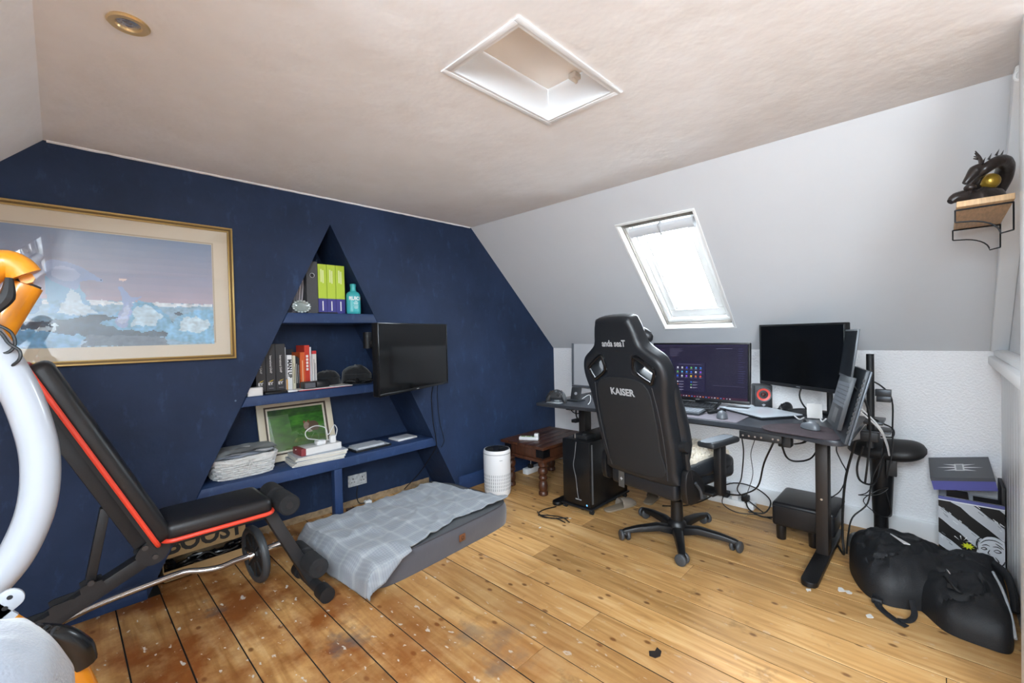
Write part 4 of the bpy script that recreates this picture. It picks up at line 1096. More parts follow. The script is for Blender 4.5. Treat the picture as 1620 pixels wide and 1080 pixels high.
# curl bar with a plate
ez = root('curl_bar', (-3.1, -.14, 0), 'chrome zigzag curl bar lying under the weight bench', 'barbell')
CHR = mat('chrome', '#d8d9da', .14, 1.)
BARP = [(-3.70,-.035,.026),(-3.60,-.045,.034),(-3.477,-.06,.055),(-3.378,-.08,.083),(-3.272,-.1,.102),(-3.172,-.12,.117),(-3.067,-.15,.133),(-2.995,-.17,.12),(-2.925,-.19,.115),(-2.857,-.22,.135),(-2.781,-.25,.149),(-2.62,-.262,.166)]
MB().tube(BARP, .0145, 12, seg=4).build('bar', CHR, ez, smooth=True)
ad = (V(BARP[-1])-V(BARP[-2])).normalized()
ec = V(BARP[-2])
MB().cyl(ec-ad*.03, ec-ad*.016, .025, 16).cyl(ec+ad*.02, ec+ad*.16, .0185, 16).build('collar', CHR, ez, smooth=True)
wp_ = root('weight_plate', (ec.x, ec.y, 0), 'round black spoked weight plate on the chrome curl bar', 'weight plate')
WM = frame_m(ec-ad*.014, (0,0,1), ad.cross(V((0,0,1))))
WM = frame_m(ec-ad*.014, V((0,0,1)), V((0,0,1)).cross(-ad))
pa_ = V((1,.09,.05)).normalized()
WM = Matrix.Translation(ec-pa_*.014) @ pa_.to_track_quat('Z', 'Y').to_matrix().to_4x4()
MB().lathe([(.112,.002),(.120,-.002),(.136,-.002),(.144,.006),(.146,.015),(.144,.024),(.136,.032),(.120,.032),(.112,.028)], 48, M=WM, cap=False).lathe([(.112,.002),(.112,.028)], 48, M=WM, cap=False).build('rim', mat('grey rubber tyre', '#3a3d40', .45), wp_, smooth=True, fix=True)
MB().lathe([(.016,.004),(.04,.004),(.044,.010),(.112,.010),(.112,.020),(.044,.020),(.04,.026),(.016,.026)], 40, M=WM, cap=False).build('disc', mat('black cast plate', '#1c1d1f', .5, bump=.2, bscale=120), wp_, smooth=True)
spk = MB()
for k in range(8):
    spk.box((.035, -.006, .003), (.115, .006, .027), 0, WM @ Matrix.Rotation(2*PI*k/8, 4, 'Z'))
spk.build('spokes', mat('black cast plate', '#1c1d1f'), wp_)

# cardboard box with lettering in the alcove behind the bench
CARD = mat('brown cardboard', '#a98a5f', .85, var=.06, vscale=8, bump=.1, bscale=80)
cx_ = root('cardboard_box', (-2.92, .2, 0), 'open brown cardboard box printed with large black capitals under the bench', 'box')
MB().box((-3.115,.10,0), (-2.72,.104,.055)).box((-3.115,.10,0), (-3.111,.335,.11)).box((-2.724,.10,0), (-2.72,.335,.11)).box((-3.115,.10,0), (-2.72,.335,.004)).build('tray', CARD, cx_)
FLM = frame_m((-3.105, .145, .105), (1,0,-.0), (0,.25,1))
MB().prism([(0,0),(.385,0),(.385,.19),(.115,.19)], -.004, 0, M=FLM).build('flap', CARD, cx_, fix=True)
text_mb('BOOST', .11, FLM @ Matrix.Translation((.192,.054,.0008)), wide=1.0, bold=.004).build('lettering', mat('print black', '#26221d', .7), cx_)
cbn = MB(); rs = random.Random(9)
for k in range(10):
    p0 = V((-2.92, .14, .05)); pts = [V((-3.08+.34*t/7+rs.uniform(-.02,.02), .13+rs.uniform(-.012,.07), .03+rs.uniform(0,.06))) for t in range(8)]
    cbn.tube(pts, .008, 6)
cbn.build('cable_coil', mat('glossy black cable', '#0b0b0c', .25), smooth=True, label='coil of glossy black cable lying in the open cardboard box', cat='cables')

# ================================================================== EXERCISE BIKE (left edge)
eb = root('exercise_bike', (-3.6, -1.5, 0), 'white and orange exercise bike at the left edge of the room', 'exercise bike')
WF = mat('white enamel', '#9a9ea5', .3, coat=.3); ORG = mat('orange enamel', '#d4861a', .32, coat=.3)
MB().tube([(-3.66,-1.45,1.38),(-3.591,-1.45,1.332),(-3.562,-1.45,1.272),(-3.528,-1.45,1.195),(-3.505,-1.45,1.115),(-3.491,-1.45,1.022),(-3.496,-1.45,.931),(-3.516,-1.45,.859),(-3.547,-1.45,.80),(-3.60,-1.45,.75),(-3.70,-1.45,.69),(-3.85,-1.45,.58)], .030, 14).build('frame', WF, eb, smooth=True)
MB().tube([(-3.75,-1.43,1.20),(-3.65,-1.43,1.27),(-3.594,-1.43,1.335),(-3.556,-1.43,1.395),(-3.53,-1.43,1.416),(-3.512,-1.43,1.408),(-3.503,-1.43,1.394)], .028, 14).build('handlebar', ORG, eb, smooth=True)
MB().tube([(-3.503,-1.40,1.378),(-3.518,-1.40,1.344),(-3.541,-1.40,1.291),(-3.585,-1.40,1.19),(-3.66,-1.42,1.05)], .028, 14, smooth=True).build('handlebar', ORG, eb, smooth=True)
MB().cyl((-3.5035,-1.40,1.377), (-3.5010,-1.40,1.3825), .024, 14).build('end_plug', mat('grey plug', '#3e4146', .4), eb, smooth=True)
MB().tube([(-3.50,-1.435,1.389),(-3.50,-1.42,1.387),(-3.502,-1.40,1.382)], .012, 8).build('handlebar_joint', ORG, eb, smooth=True)
MB().tube([(-3.522,-1.47,1.383),(-3.526,-1.475,1.345),(-3.545,-1.475,1.315)], [.006,.012,.008], 8).build('brake_pad', BLK, eb, smooth=True)
MB().tube([(-3.56,-1.475,1.30),(-3.537,-1.475,1.289),(-3.522,-1.475,1.275),(-3.518,-1.475,1.252),(-3.53,-1.475,1.236),(-3.56,-1.475,1.24)], .0028, 6).tube([(-3.56,-1.48,1.295),(-3.537,-1.48,1.277),(-3.526,-1.48,1.255),(-3.512,-1.48,1.239),(-3.514,-1.48,1.22),(-3.535,-1.47,1.20)], .0028, 6).build('cables', mat('black cable', '#0e0f11'), eb, smooth=True)
BKM = frame_m((-3.62,-1.60,.735), (.09,0,.065), (0,1,0))
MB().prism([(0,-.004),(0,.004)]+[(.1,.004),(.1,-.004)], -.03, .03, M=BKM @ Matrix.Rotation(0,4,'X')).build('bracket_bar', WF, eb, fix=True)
bkp = MB(); bkp.prism([(0,-.02)]+[(.112+.016*math.cos(a), .0+.018*math.sin(a)) for a in [-PI/2+PI*k/10 for k in range(11)]]+[(0,.02)], -.004, .004, M=frame_m((-3.62,-1.60,.735), (.09,0,.065), (-.065,0,.09)))
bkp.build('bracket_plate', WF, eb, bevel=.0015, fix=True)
hb = MB()
for d_, e_ in ((.113, .004), (.098, -.006)): hb.lathe([(.0,.0045),(.004,.0045)], 12, M=frame_m((-3.62,-1.60,.735), (.09,0,.065), (-.065,0,.09)) @ Matrix.Translation((d_, e_, 0)), cap=False).lathe([(.0,-.0046),(.004,-.0046)], 12, M=frame_m((-3.62,-1.60,.735), (.09,0,.065), (-.065,0,.09)) @ Matrix.Translation((d_, e_, 0)), cap=False)
hb.build('bolt_holes', BLK, eb, kind='stuff')
# orange tail tube with black ribbed cover
MB().tube([(-3.475,-1.45,.60),(-3.452,-1.45,.53),(-3.44,-1.45,.44),(-3.45,-1.45,.30)], [.022,.026,.030,.032], 16).build('housing', ORG, eb, smooth=True)
MB().tube([(-3.505,-1.46,.665),(-3.47,-1.46,.635),(-3.448,-1.455,.595),(-3.442,-1.45,.56)], [.016,.021,.026,.026], 14).build('housing_cover', mat('gloss black cover', '#141517', .25), eb, smooth=True)
rb = MB()
for k in range(4):
    c_ = V((-3.518+.012*k, -1.49, .672-.009*k)); rb.tube([c_+V((.018*math.cos(a)*.5, -.0, .024*math.sin(a))) + V((0, .028*math.cos(a), 0)) for a in [2*PI*j/12 for j in range(12)]], .0035, 6, closed=True, seg=1)
rb.build('ribs', mat('grey rib', '#3c3f42', .4), eb, smooth=True, kind='stuff')
MB().tube([(-3.56,-1.45,.72),(-3.535,-1.45,.685),(-3.515,-1.46,.66)], .018, 12).build('tail_tube', ORG, eb, smooth=True)
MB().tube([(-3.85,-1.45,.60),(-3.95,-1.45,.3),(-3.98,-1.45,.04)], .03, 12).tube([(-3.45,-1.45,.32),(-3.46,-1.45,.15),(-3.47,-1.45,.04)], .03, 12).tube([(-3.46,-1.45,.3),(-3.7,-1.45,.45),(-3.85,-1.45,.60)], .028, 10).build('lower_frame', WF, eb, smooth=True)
MB().cyl((-3.98,-1.70,.03), (-3.98,-1.20,.03), .03, 14).cyl((-3.47,-1.70,.03), (-3.47,-1.20,.03), .03, 14).build('floor_bar', BLK, eb, smooth=True)
MB().tube([(-3.62,-1.45,.42),(-3.62,-1.6,.6),(-3.60,-1.80,.72)], .022, 10).build('seat_post', BLK, eb, smooth=True)
MB().sphere((-3.60,-1.84,.72), (.10,.14,.05), 18).build('saddle', BLK, eb, smooth=True)
# fleece over the saddle
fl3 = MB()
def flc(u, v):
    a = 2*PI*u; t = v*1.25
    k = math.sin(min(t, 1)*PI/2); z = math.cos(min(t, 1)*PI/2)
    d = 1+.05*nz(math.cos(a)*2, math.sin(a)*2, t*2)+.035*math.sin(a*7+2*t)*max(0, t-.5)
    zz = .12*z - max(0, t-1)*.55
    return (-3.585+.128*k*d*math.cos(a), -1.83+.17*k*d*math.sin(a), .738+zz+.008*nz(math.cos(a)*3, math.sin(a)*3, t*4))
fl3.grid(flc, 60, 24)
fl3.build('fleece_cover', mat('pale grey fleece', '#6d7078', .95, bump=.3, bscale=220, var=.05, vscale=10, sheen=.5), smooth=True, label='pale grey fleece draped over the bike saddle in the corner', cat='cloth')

# ================================================================== CARVED SIDE TABLE
DW = mat('dark carved wood', '#4a2a1a', .4, var=.35, vscale=9, stretch=(1,6,1), bump=.3, bscale=30)
stb = root('side_table', (-.615, -.40, 0), 'dark carved wooden side table with turned legs in the corner', 'table')
TX0, TX1, TY0, TY1, TZ = -.935, -.295, -.635, -.17, .385
tpl = MB()
for k in range(5):
    y0_ = TY0+(TY1-TY0)*k/5; MB().box((TX0, y0_+.001, TZ-.022), (TX1, y0_+(TY1-TY0)/5-.001, TZ)).build('top_board', DW, stb, bevel=.003)
MB().box((TX0+.03, TY0+.03, TZ-.10), (TX1-.03, TY0+.05, TZ-.022)).box((TX0+.03, TY1-.05, TZ-.10), (TX1-.03, TY1-.03, TZ-.022)).box((TX0+.03, TY0+.05, TZ-.10), (TX0+.05, TY1-.05, TZ-.022)).box((TX1-.05, TY0+.05, TZ-.10), (TX1-.03, TY1-.05, TZ-.022)).build('apron', DW, stb, bevel=.003)
MB().box((TX0+.012, TY0+.012, TZ-.125), (TX1-.012, TY1-.012, TZ-.10)).build('lower_moulding', DW, stb, bevel=.006)
iro = mat('black iron', '#16161a', .5, .6, bump=.4, bscale=80)
for (x_, y_) in ((TX0+.028, TY0+.028), (TX0+.028, TY1-.028)):
    MB().box((x_-.003, y_-.001 if y_ < -.4 else y_-.07, TZ-.092), (x_+.0, y_+.07 if y_ < -.4 else y_+.001, TZ-.03)).build('iron_strap', iro, stb, bevel=.001)
MB().box((TX0+.027, TY0+.026, TZ-.092), (TX0+.11, TY0+.029, TZ-.03)).build('iron_strap', iro, stb, bevel=.001)
LP = [(.030,0),(.036,.006),(.036,.025),(.028,.035),(.034,.05),(.037,.075),(.030,.105),(.022,.115),(.034,.127),(.036,.140),(.030,.150),(.024,.156),(.036,.170),(.040,.190),(.034,.210),(.024,.218),(.036,.228),(.036,.262)]
for x_ in (TX0+.06, TX1-.06):
    for y_ in (TY0+.06, TY1-.06):
        MB().lathe(LP, 20, M=Matrix.Translation((x_, y_, 0))).build('leg', DW, stb, smooth=True)
ps = root('power_strip', (-.80, -.36, TZ), 'small white and green extension strip on the carved table', 'power strip')
PSM = RZ((-.80, -.37, TZ), math.radians(-60))
MB().box((-.08,-.025,0), (.08,.025,.026), 0, PSM).build('body', WP, ps, bevel=.004)
for k in range(3): MB().box((-.065+.045*k, -.018, .026), (-.032+.045*k, .018, .028), 0, PSM).build('socket_face', mat('pale green plastic', '#9bb47a', .5), ps, bevel=.001)
MB().box((.045,-.02,.027), (.08,.02,.055), 0, PSM).build('plug', WP, ps, bevel=.006)
us = root('floor_adapter', (-.50, -.12, 0), 'white multi plug adapter on the floor under the carved table', 'adapter')
MB().box((-.60,-.16,0), (-.38,-.10,.05)).build('body', WP, us, bevel=.006)
MB().box((-.56,-.165,.05), (-.52,-.125,.085)).build('plug', BLK, us, bevel=.005)
MB().tube([(-.54,-.145,.08),(-.6,-.2,.14),(-.66,-.22,.2),(-.7,-.2,.24)], .004, 6).build('cable', WP, us, smooth=True)

# ================================================================== PC TOWER ON A ROLLING STAND
PX_0, PX_1, PY0, PY1, PZB, PZT = -.956, -.47, -1.070, -.835, .045, .498
pcs = root('tower_stand', (-.71, -.95, 0), 'low black rolling stand under the computer tower', 'stand')
MB().box((PX_0-.015,PY0-.012,.03), (PX_1+.01,PY1+.012,.042)).build('tray', BLK, pcs, bevel=.004)
for x_ in (PX_0+.02, PX_1-.03):
    for y_ in (PY0+.005, PY1-.005):
        MB().cyl((x_-.006, y_-.012, .015), (x_-.006, y_+.012, .015), .015, 12).build('castor', BLK2, pcs, smooth=True)
pcr = root('computer_tower', (-.71, -.95, .042), 'tall black computer tower beside the desk leg', 'computer')
PCB = mat('pc black', '#0c0d0f', .35)
MB().box((PX_0,PY0,.042), (PX_1,PY1,PZT)).build('case', PCB, pcr, bevel=.005)
MB().box((PX_0-.006,PY0+.004,.05), (PX_0,PY1-.004,PZT-.004)).build('front_panel', mat('pc front', '#101114', .3), pcr, bevel=.003)
vs = MB()
for k in range(42): vs.box((PX_0+.012, PY0-.0008, .07+.0098*k), (PX_0+.030, PY0+.0, .074+.0098*k))
vs.build('vent_slots', mat('vent grey', '#8a8c8f', .5), pcr, kind='stuff')
MB().box((PX_0-.0068,PY0+.075,.085), (PX_0-.006,PY0+.125,.092)).build('badge', mat('badge grey', '#9a9da2'), pcr)
MB().lathe([(0,0),(.006,0)], 10, M=frame_m((PX_0-.0066,PY0+.03,.062), (0,-1,0), (0,0,1)), cap=False).build('power_light', mat('blue light', '#2a5fb0', .3, emit='#4a8fe0', estr=.6), pcr)
MB().tube([(PX_0-.009,PY0+.11,PZT-.01),(PX_0-.012,PY0+.12,.40),(PX_0-.010,PY0+.135,.32),(PX_0-.012,PY0+.115,.24),(PX_0-.010,PY0+.105,.14),(PX_0-.010,PY0+.095,.09)], .0028, 6).build('front_cable', mat('grey cable', '#6d6f72', .5), pcr, smooth=True)
gadg = root('usb_hub', (-.86, -.95, PZT), 'small black hub with silver buttons on top of computer tower', 'hub')
MB().box((-.92,-1.02,PZT), (-.80,-.90,PZT+.03)).build('body', BLK, gadg, bevel=.006)
MB().cyl((-.925,-.925,PZT+.004), (-.925,-.925,PZT+.036), .006, 8).build('button', mat('bright metal', '#c9ccd0'), gadg)
MB().box((-.90,-.99,PZT+.03), (-.88,-.97,PZT+.034)).build('button', mat('bright metal', '#c9ccd0'), gadg)
MB().tube([(-1.20,-.80,.006),(-1.15,-.86,.005),(-1.12,-.95,.005),(-1.15,-1.03,.005)], .004, 6).tube([(-1.16,-.76,.006),(-1.20,-.84,.005),(-1.16,-.93,.005),(-1.17,-1.01,.005)], .004, 6).tube([(-1.0,-.80,.005),(-1.1,-.77,.006),(-1.19,-.80,.012),(-1.18,-.90,.006),(-1.10,-.98,.005)], .004, 6).build('loose_cable', mat('black cable', '#0e0f11'), smooth=True, label='loose black cable lying on the boards beside computer tower', cat='cable')

# ================================================================== STANDING DESK
DZ = .718
dk = root('standing_desk', (-.5, -1.5, 0), 'long black height adjustable desk along the white wall', 'desk')
DTOP = mat('black desk laminate', '#34373d', .3, bump=.1, bscale=120, var=.1, vscale=4)
front = smooth_loop([(-.905,-.545),(-.885,-.85),(-.850,-1.2),(-.828,-1.5),(-.822,-1.8),(-.835,-1.98),(-.875,-2.17),(-.925,-2.32),(-.955,-2.40),(-.945,-2.45),(-.90,-2.475)], 3, closed=False)
def fpart(y0_, y1_): return [q for q in front if y1_ <= q[1] <= y0_]
A_ = fpart(-.5, -1.30); B_ = fpart(-1.302, -2.6)
def fx(y):
    for (a, b_), (c, d) in zip(front, front[1:]):
        if d <= y <= b_: return a+(c-a)*(y-b_)/(d-b_)
MB().prism([(-.16,-.545)]+A_+[(fx(-1.30),-1.30),(-.16,-1.30)], DZ-.026, DZ).build('top_panel', DTOP, dk, bevel=.006, fix=True)
MB().prism([(-.16,-1.302),(fx(-1.302),-1.302)]+B_+[(-.16,-2.475)], DZ-.026, DZ).build('top_panel', DTOP, dk, bevel=.006, fix=True)
DFR = mat('brown black steel', '#26211f', .45, .2); DFE = mat('steel edge grey', '#4c5055', .4, .3)
for y_ in (-2.325, -.78):
    MB().box((-.64,y_-.028,.03), (-.55,y_+.028,DZ-.05)).build('column', DFR, dk, bevel=.004)
    MB().box((-.64,y_-.0285,.36), (-.55,y_+.0285,DZ-.05)).build('column_sleeve', DFR, dk, bevel=.004) if False else None
    MB().box((-.80,y_-.03,DZ-.05), (-.30,y_+.03,DZ-.026)).build('top_bracket', DFR, dk, bevel=.003)
    ft = [(-1.0+.03*(1-math.cos(a)), y_+.04*math.sin(a)) for a in [-PI/2+PI*k/8 for k in range(9)]] if False else None
    lp = [(-.995+.036-.036*math.cos(a), y_+.036*math.sin(a)) for a in [-PI/2+PI*k/8 for k in range(9)]] + [(-.205-.036+.036*math.cos(a), y_-.036*math.sin(a)) for a in [-PI/2+PI*k/8 for k in range(9)]]
    MB().prism(lp, .006, .032).build('foot', mat('black foot', '#141416', .4, .2), dk, bevel=.004, fix=True)
    for x_ in (-.95, -.25): MB().cyl((x_, y_, 0), (x_, y_, .008), .018, 12).build('glide', RUB, dk)
MB().box((-.62,-2.30,DZ-.075), (-.57,-.80,DZ-.03)).build('cross_beam', DFR, dk, bevel=.003)
MB().lathe([(.002,0),(.006,0),(.006,.004),(.002,.004)], 8, M=frame_m((-.641,-2.325,.33), (0,-1,0), (0,0,1))).build('screw', METAL, dk)
MB().box((-.80,-2.22,DZ-.10), (-.74,-2.16,DZ-.026)).build('motor_box', BLK, dk, bevel=.006)
# power bar under the front edge
pb = root('power_bar', (-.86, -2.08, DZ-.09), 'black power bar with six switches screwed under the desk front', 'power bar')
MB().box((-.855,-2.19,DZ-.072), (-.80,-1.985,DZ-.027)).build('body', BLK, pb, bevel=.004)
sw = MB()
for y_ in (-2.005,-2.035,-2.065,-2.095,-2.15,-2.175): sw.cyl((-.857,y_,DZ-.052), (-.854,y_,DZ-.052), .0055, 8)
sw.build('switches', mat('bright metal', '#c9ccd0'), pb, kind='stuff')
# hanging cables
def cable(pts, label, r=.004, m=None, name='cable', group=None):
    return MB().tube(pts, r, 6).build(name, m or mat('black cable', '#0e0f11', .5), smooth=True, label=label, cat='cable', group=group)
cable([(-.84,-1.995,DZ-.07),(-.60,-1.93,.50),(-.45,-1.87,.30),(-.30,-1.80,.16),(-.20,-1.86,.06),(-.18,-1.92,.01)], 'black cable hanging from the left of the power bar')
cable([(-.84,-2.06,DZ-.07),(-.60,-1.97,.50),(-.46,-1.94,.34),(-.30,-1.86,.16),(-.22,-1.82,.06)], 'thin black cable hanging from the middle of the power bar', .0022)
cable([(-.84,-2.15,DZ-.07),(-.60,-2.04,.46),(-.40,-1.95,.25),(-.28,-1.83,.14),(-.22,-1.75,.10),(-.20,-1.66,.09)], 'black cable running from the power bar to floor plugs', .005)
cable([(-.84,-2.185,DZ-.072),(-.70,-2.18,.54),(-.55,-2.20,.49),(-.45,-2.25,.50),(-.45,-2.29,.60),(-.45,-2.30,DZ-.03)], 'black cable looping under the desk beside its right leg', .005)
cable([(-.30,-2.28,DZ-.03),(-.28,-2.22,.6),(-.26,-2.18,.54),(-.3,-2.13,.53),(-.36,-2.20,.57),(-.40,-2.27,DZ-.03)], 'short black cable loop behind the desk leg')

# ------------------------------------------------------------------ on the desk
def mouse(c, a_, m1, label, s=1.):
    r = root('computer_mouse', c, label, 'mouse')
    M = RZ(c, a_) @ Matrix.Scale(s, 4)
    MB().grid(lambda u, v: (.058*math.cos(2*PI*u)*math.cos(v*PI/2)**.6*(1), (.031-.004*math.cos(2*PI*u))*math.sin(2*PI*u)*math.cos(v*PI/2)**.6, .003+.036*math.sin(v*PI/2)*(1-.25*math.cos(2*PI*u))), 28, 10, M=M).build('shell', m1, r, smooth=True)
    MB().lathe([(0,.0),(.03,.0),(.031,.003),(.029,.006),(0,.006)], 20, M=M @ Matrix.Scale(1.85, 4, (1,0,0)), cap=False).build('base', BLK, r, smooth=True)
    MB().cyl((.034,-.003,.033), (.034,.003,.033), .008, 10, M=M).build('wheel', BLK2, r, smooth=True)
    return r
MOUSEG = mat('silver grey mouse', '#63686e', .35); MOUSEB = mat('black mouse', '#191b1e', .35)
MATG = mat('grey violet desk mat', '#777179', .85, bump=.2, bscale=300)
dm = MB().prism([(-.80,-1.35),(-.80,-1.955),(-.56,-1.955),(-.30,-1.80),(-.30,-1.35)], DZ, DZ+.003).build('desk_mat', MATG, label='large grey desk mat under the keyboards', cat='desk mat', fix=True)
MB().prism(smooth_loop([(-.905,-2.14),(-.93,-2.25),(-.955,-2.385),(-.92,-2.44),(-.80,-2.45),(-.66,-2.36),(-.62,-2.25),(-.70,-2.13),(-.82,-2.09)], 4), DZ, DZ+.003).build('mouse_pad', mat('dusty dark brown pad', '#3d3136', .9, var=.25, vscale=14, bump=.3, bscale=90), label='rounded dark brown mouse pad on the right desk corner', cat='mouse pad', fix=True)
mouse((-.705,-1.845,DZ+.003), math.radians(20), MOUSEG, 'silver grey mouse on the grey desk mat')
mouse((-.745,-2.295,DZ+.003), math.radians(50), MOUSEG, 'grey and black mouse on the brown mouse pad')
def keyboard(M, lx, ly, m1, mk, label, rows=5, cols=15):
    r = root('keyboard', M.translation, label, 'keyboard')
    MB().box((0,0,0), (lx,ly,.014), 0, M).build('base', m1, r, bevel=.003)
    ks = MB(); kw_, kh = (lx-.016)/cols, (ly-.016)/rows
    for j in range(rows):
        for i in range(cols):
            ks.box((.008+i*kw_+.0012, .008+j*kh+.0012, .014), (.008+(i+1)*kw_-.0012, .008+(j+1)*kh-.0012, .0195), 0, M)
    ks.build('keys', mk, r, kind='stuff')
    return r
# local x along -y (to the viewer's right), local y towards the wall
keyboard(frame_m((-.735,-1.36,DZ+.004), (0.02,-1,0), (1,.02,.05)), .36, .125, mat('grey keyboard', '#3a3f45', .5), mat('pale grey keys', '#858b92', .5), 'slim grey keyboard at the front of the desk mat')
keyboard(frame_m((-.565,-1.30,DZ+.010), (.01,-1,0), (1,.01,.22)), .45, .14, mat('black keyboard', '#17181b', .5), mat('dark keys', '#2b2d31', .5), 'black full size keyboard tilted behind the grey one', 6, 18)
MB().prism([(-.64,-1.75),(-.50,-1.80),(-.47,-1.79),(-.50,-1.765),(-.63,-1.73)], DZ+.003, DZ+.022).build('wrist_rest', BLK, bevel=.006, fix=True, label='small black curved rest beside the keyboards', cat='rest')
gadget('phone_dock', (-.40,-1.90,DZ+.003), (-.33,-1.76,DZ+.020), BLK, 'flat black hard drive under the main monitor', 'drive', .004)

def monitor(name, M, W_, H_, label, bez=.012, on=False, stand=None):
    """M: lower left corner, x right, y up, z towards the viewer"""
    r = root(name, M @ V((W_/2, 0, -.02)), label, 'monitor')
    MB().box((0,0,-.03), (W_,H_,0), 0, M).build('casing', mat('monitor black', '#0d0e10', .35), r, bevel=.005)
    be_ = MB()
    for lo, hi in (((0,0),(W_,bez*1.7)),((0,H_-bez),(W_,H_)),((0,bez*1.7),(bez,H_-bez)),((W_-bez,bez*1.7),(W_,H_-bez))): be_.box((lo[0],lo[1],0), (hi[0],hi[1],.003), 0, M)
    be_.build('bezel', mat('bezel black', '#151619', .35), r, bevel=.001)
    return r
# main screen
MMW, MMH = .635, .385
MMM = frame_m((-.50,-1.305,.778), (-.0,-1,0), (.06,0,1))
mm = monitor('main_monitor', MMM, MMW, MMH, 'wide black monitor showing a dark purple desktop behind the keyboards', on=True)
sx0, sy0, sx1, sy1 = .012, .0205, MMW-.012, MMH-.012
SP = [([(sx0,sy0),(sx1,sy0),(sx1,sy1),(sx0,sy1)], '#1b1632'), ([(sx0,sy1-.012),(sx1,sy1-.012),(sx1,sy1),(sx0,sy1)], '#262040'),
      ([(sx0,sy0),(sx1,sy0),(sx1,sy0+.016),(sx0,sy0+.016)], '#3a1b33')]
rs = random.Random(21)
def sbar(x, y, w_, h_, c): SP.append(([(x,y),(x+w_,y),(x+w_,y+h_),(x,y+h_)], c))
for k in range(9): sbar(.12+.004*rs.random(), sy1-.03-.0062*k, rs.uniform(.05,.11), .0026, '#4d4a63')
for k in range(14): sbar(.03, sy1-.04-.010*k, rs.uniform(.02,.06), .0024, '#3c3357' if k % 3 else '#6a4b86')
for k in range(16): sbar(sx1-.055, sy1-.03-.014*k, rs.uniform(.015,.045), .004, '#3b3c63')
for k in range(10): sbar(.105, sy1-.11-.015*k, .035, .006, '#2c3a78' if k % 2 else '#263060')
sbar(.165, .06, .20, .19, '#211c3c')
sbar(.19, .238, .15, .003, '#5a5678')
cols_ = ['#d0d4e6','#3b7fe0','#c86a3a','#6ab56a','#8a5ae0','#cfd2dc','#2f62d8','#d9554d','#58a6d6','#e0c24a','#4650e0','#d6d9e6']
for j in range(3):
    for i in range(6):
        x, y = .178+.031*i, .212-.028*j
        sbar(x, y, .011, .011, cols_[(i*5+j*3) % 12]); sbar(x-.003, y-.006, .017, .002, '#8d8aa6')
for j in range(4):
    for i in range(2):
        if j == 3 and i == 1: continue
        x, y = .182+.092*i, .118-.018*j
        sbar(x, y, .008, .008, cols_[(i+j*2) % 12]); sbar(x+.013, y+.004, .032, .0022, '#a09dba'); sbar(x+.013, y, .022, .0018, '#6d6a88')
for k in range(26): sbar(.06+.0185*k, sy0+.005, .007, .006, ['#d8dbe8','#e07a3c','#4a8be0','#c9475a','#9aa0b0'][k % 5])
sbar(.42, .108, .19, .002, '#55516e'); sbar(.44, sy1-.028, .10, .003, '#6a6784')
MB().polys(SP, MMM @ Matrix.Translation((0,0,.0006))).build('screen', print_mat('lit screen', .25, emit=.16), mm)
text_mb('acer', .016, MMM @ Matrix.Translation((MMW/2, .011, .0034)), shear=.2).build('badge', mat('badge grey', '#9a9da2'), mm)
MB().box((MMW/2-.03, -.04, -.06), (MMW/2+.03, .16, -.03), 0, MMM).build('stand_neck', BLK, mm, bevel=.004)
MB().box((-.52,-1.74,DZ+.0035), (-.33,-1.50,DZ+.012)).build('stand_foot', BLK, mm, bevel=.004) if False else MB().box((-.47,-1.72,DZ+.0035), (-.42,-1.52,DZ+.03)).build('stand_foot', BLK, mm, bevel=.004)
# angled dark monitor on the right
ra, rb_ = V((-.20,-1.92,0)), V((-.545,-2.425,0))
RMW = (rb_-ra).length; RMH = .388
RMM = frame_m((ra.x, ra.y, .884), rb_-ra, (0,0,1))
rm = monitor('dark_monitor', RMM, RMW, RMH, 'switched off black monitor angled at the right end of desk')
MB().box((.011,.02,.0), (RMW-.011,RMH-.011,.0012), 0, RMM).build('screen', mat('dark screen', '#060708', .22), rm)
MB().box((RMW/2-.014,.008,.003), (RMW/2+.014,.012,.0036), 0, RMM).build('badge', mat('badge grey', '#9a9da2'), rm)
MB().box((RMW/2-.05,RMH/2-.05,-.05), (RMW/2+.05,RMH/2+.05,-.03), 0, RMM).build('mount_plate', BLK, rm, bevel=.003)
q0 = RMM @ V((RMW/2, RMH/2, -.05)); q1 = V((-.24,-2.26,1.03)); q2 = V((-.20,-2.30,DZ))
MB().tube([q0, q1+V((0,0,.03))], .018, 8, smooth=False).cyl(q2, (q2.x,q2.y,1.10), .016, 12).tube([(q2.x,q2.y,1.06), q1+V((0,0,.03))], .02, 8, smooth=False).build('monitor_arm', BLK, rm, smooth=True)
MB().box((q2.x-.05,q2.y-.05,DZ), (q2.x+.05,q2.y+.05,DZ+.012)).build('arm_clamp', BLK, rm, bevel=.003)
MB().tube([q0+V((.0,0,-.14)), (-.34,-2.17,.84), (-.32,-2.20,.76), (-.28,-2.25,.735), (-.25,-2.32,.735)], .0045, 6).build('cable', mat('black cable', '#0e0f11'), rm, smooth=True)
# silver panel on the arm between the screens
# grey framed whiteboard against the wall
wbd = root('whiteboard', (-.03, -.665, .737), 'grey framed whiteboard leaning on the wall behind the chair', 'whiteboard')
WBM = frame_m((-.055,-.262,.735), (0,-1,0), (.03,0,1))
MB().box((0,0,-.012), (.81,.435,0), 0, WBM).build('board', mat('board white', '#d3d6da', .35), wbd)
f4 = MB()
for lo, hi in (((0,0),(.81,.022)),((0,.413),(.81,.435)),((0,.022),(.022,.413)),((.788,.022),(.81,.413))): f4.box((lo[0],lo[1],-.014), (hi[0],hi[1],.008), 0, WBM)
f4.build('frame', mat('silver grey frame', '#7d8289', .4, .3), wbd, bevel=.003)
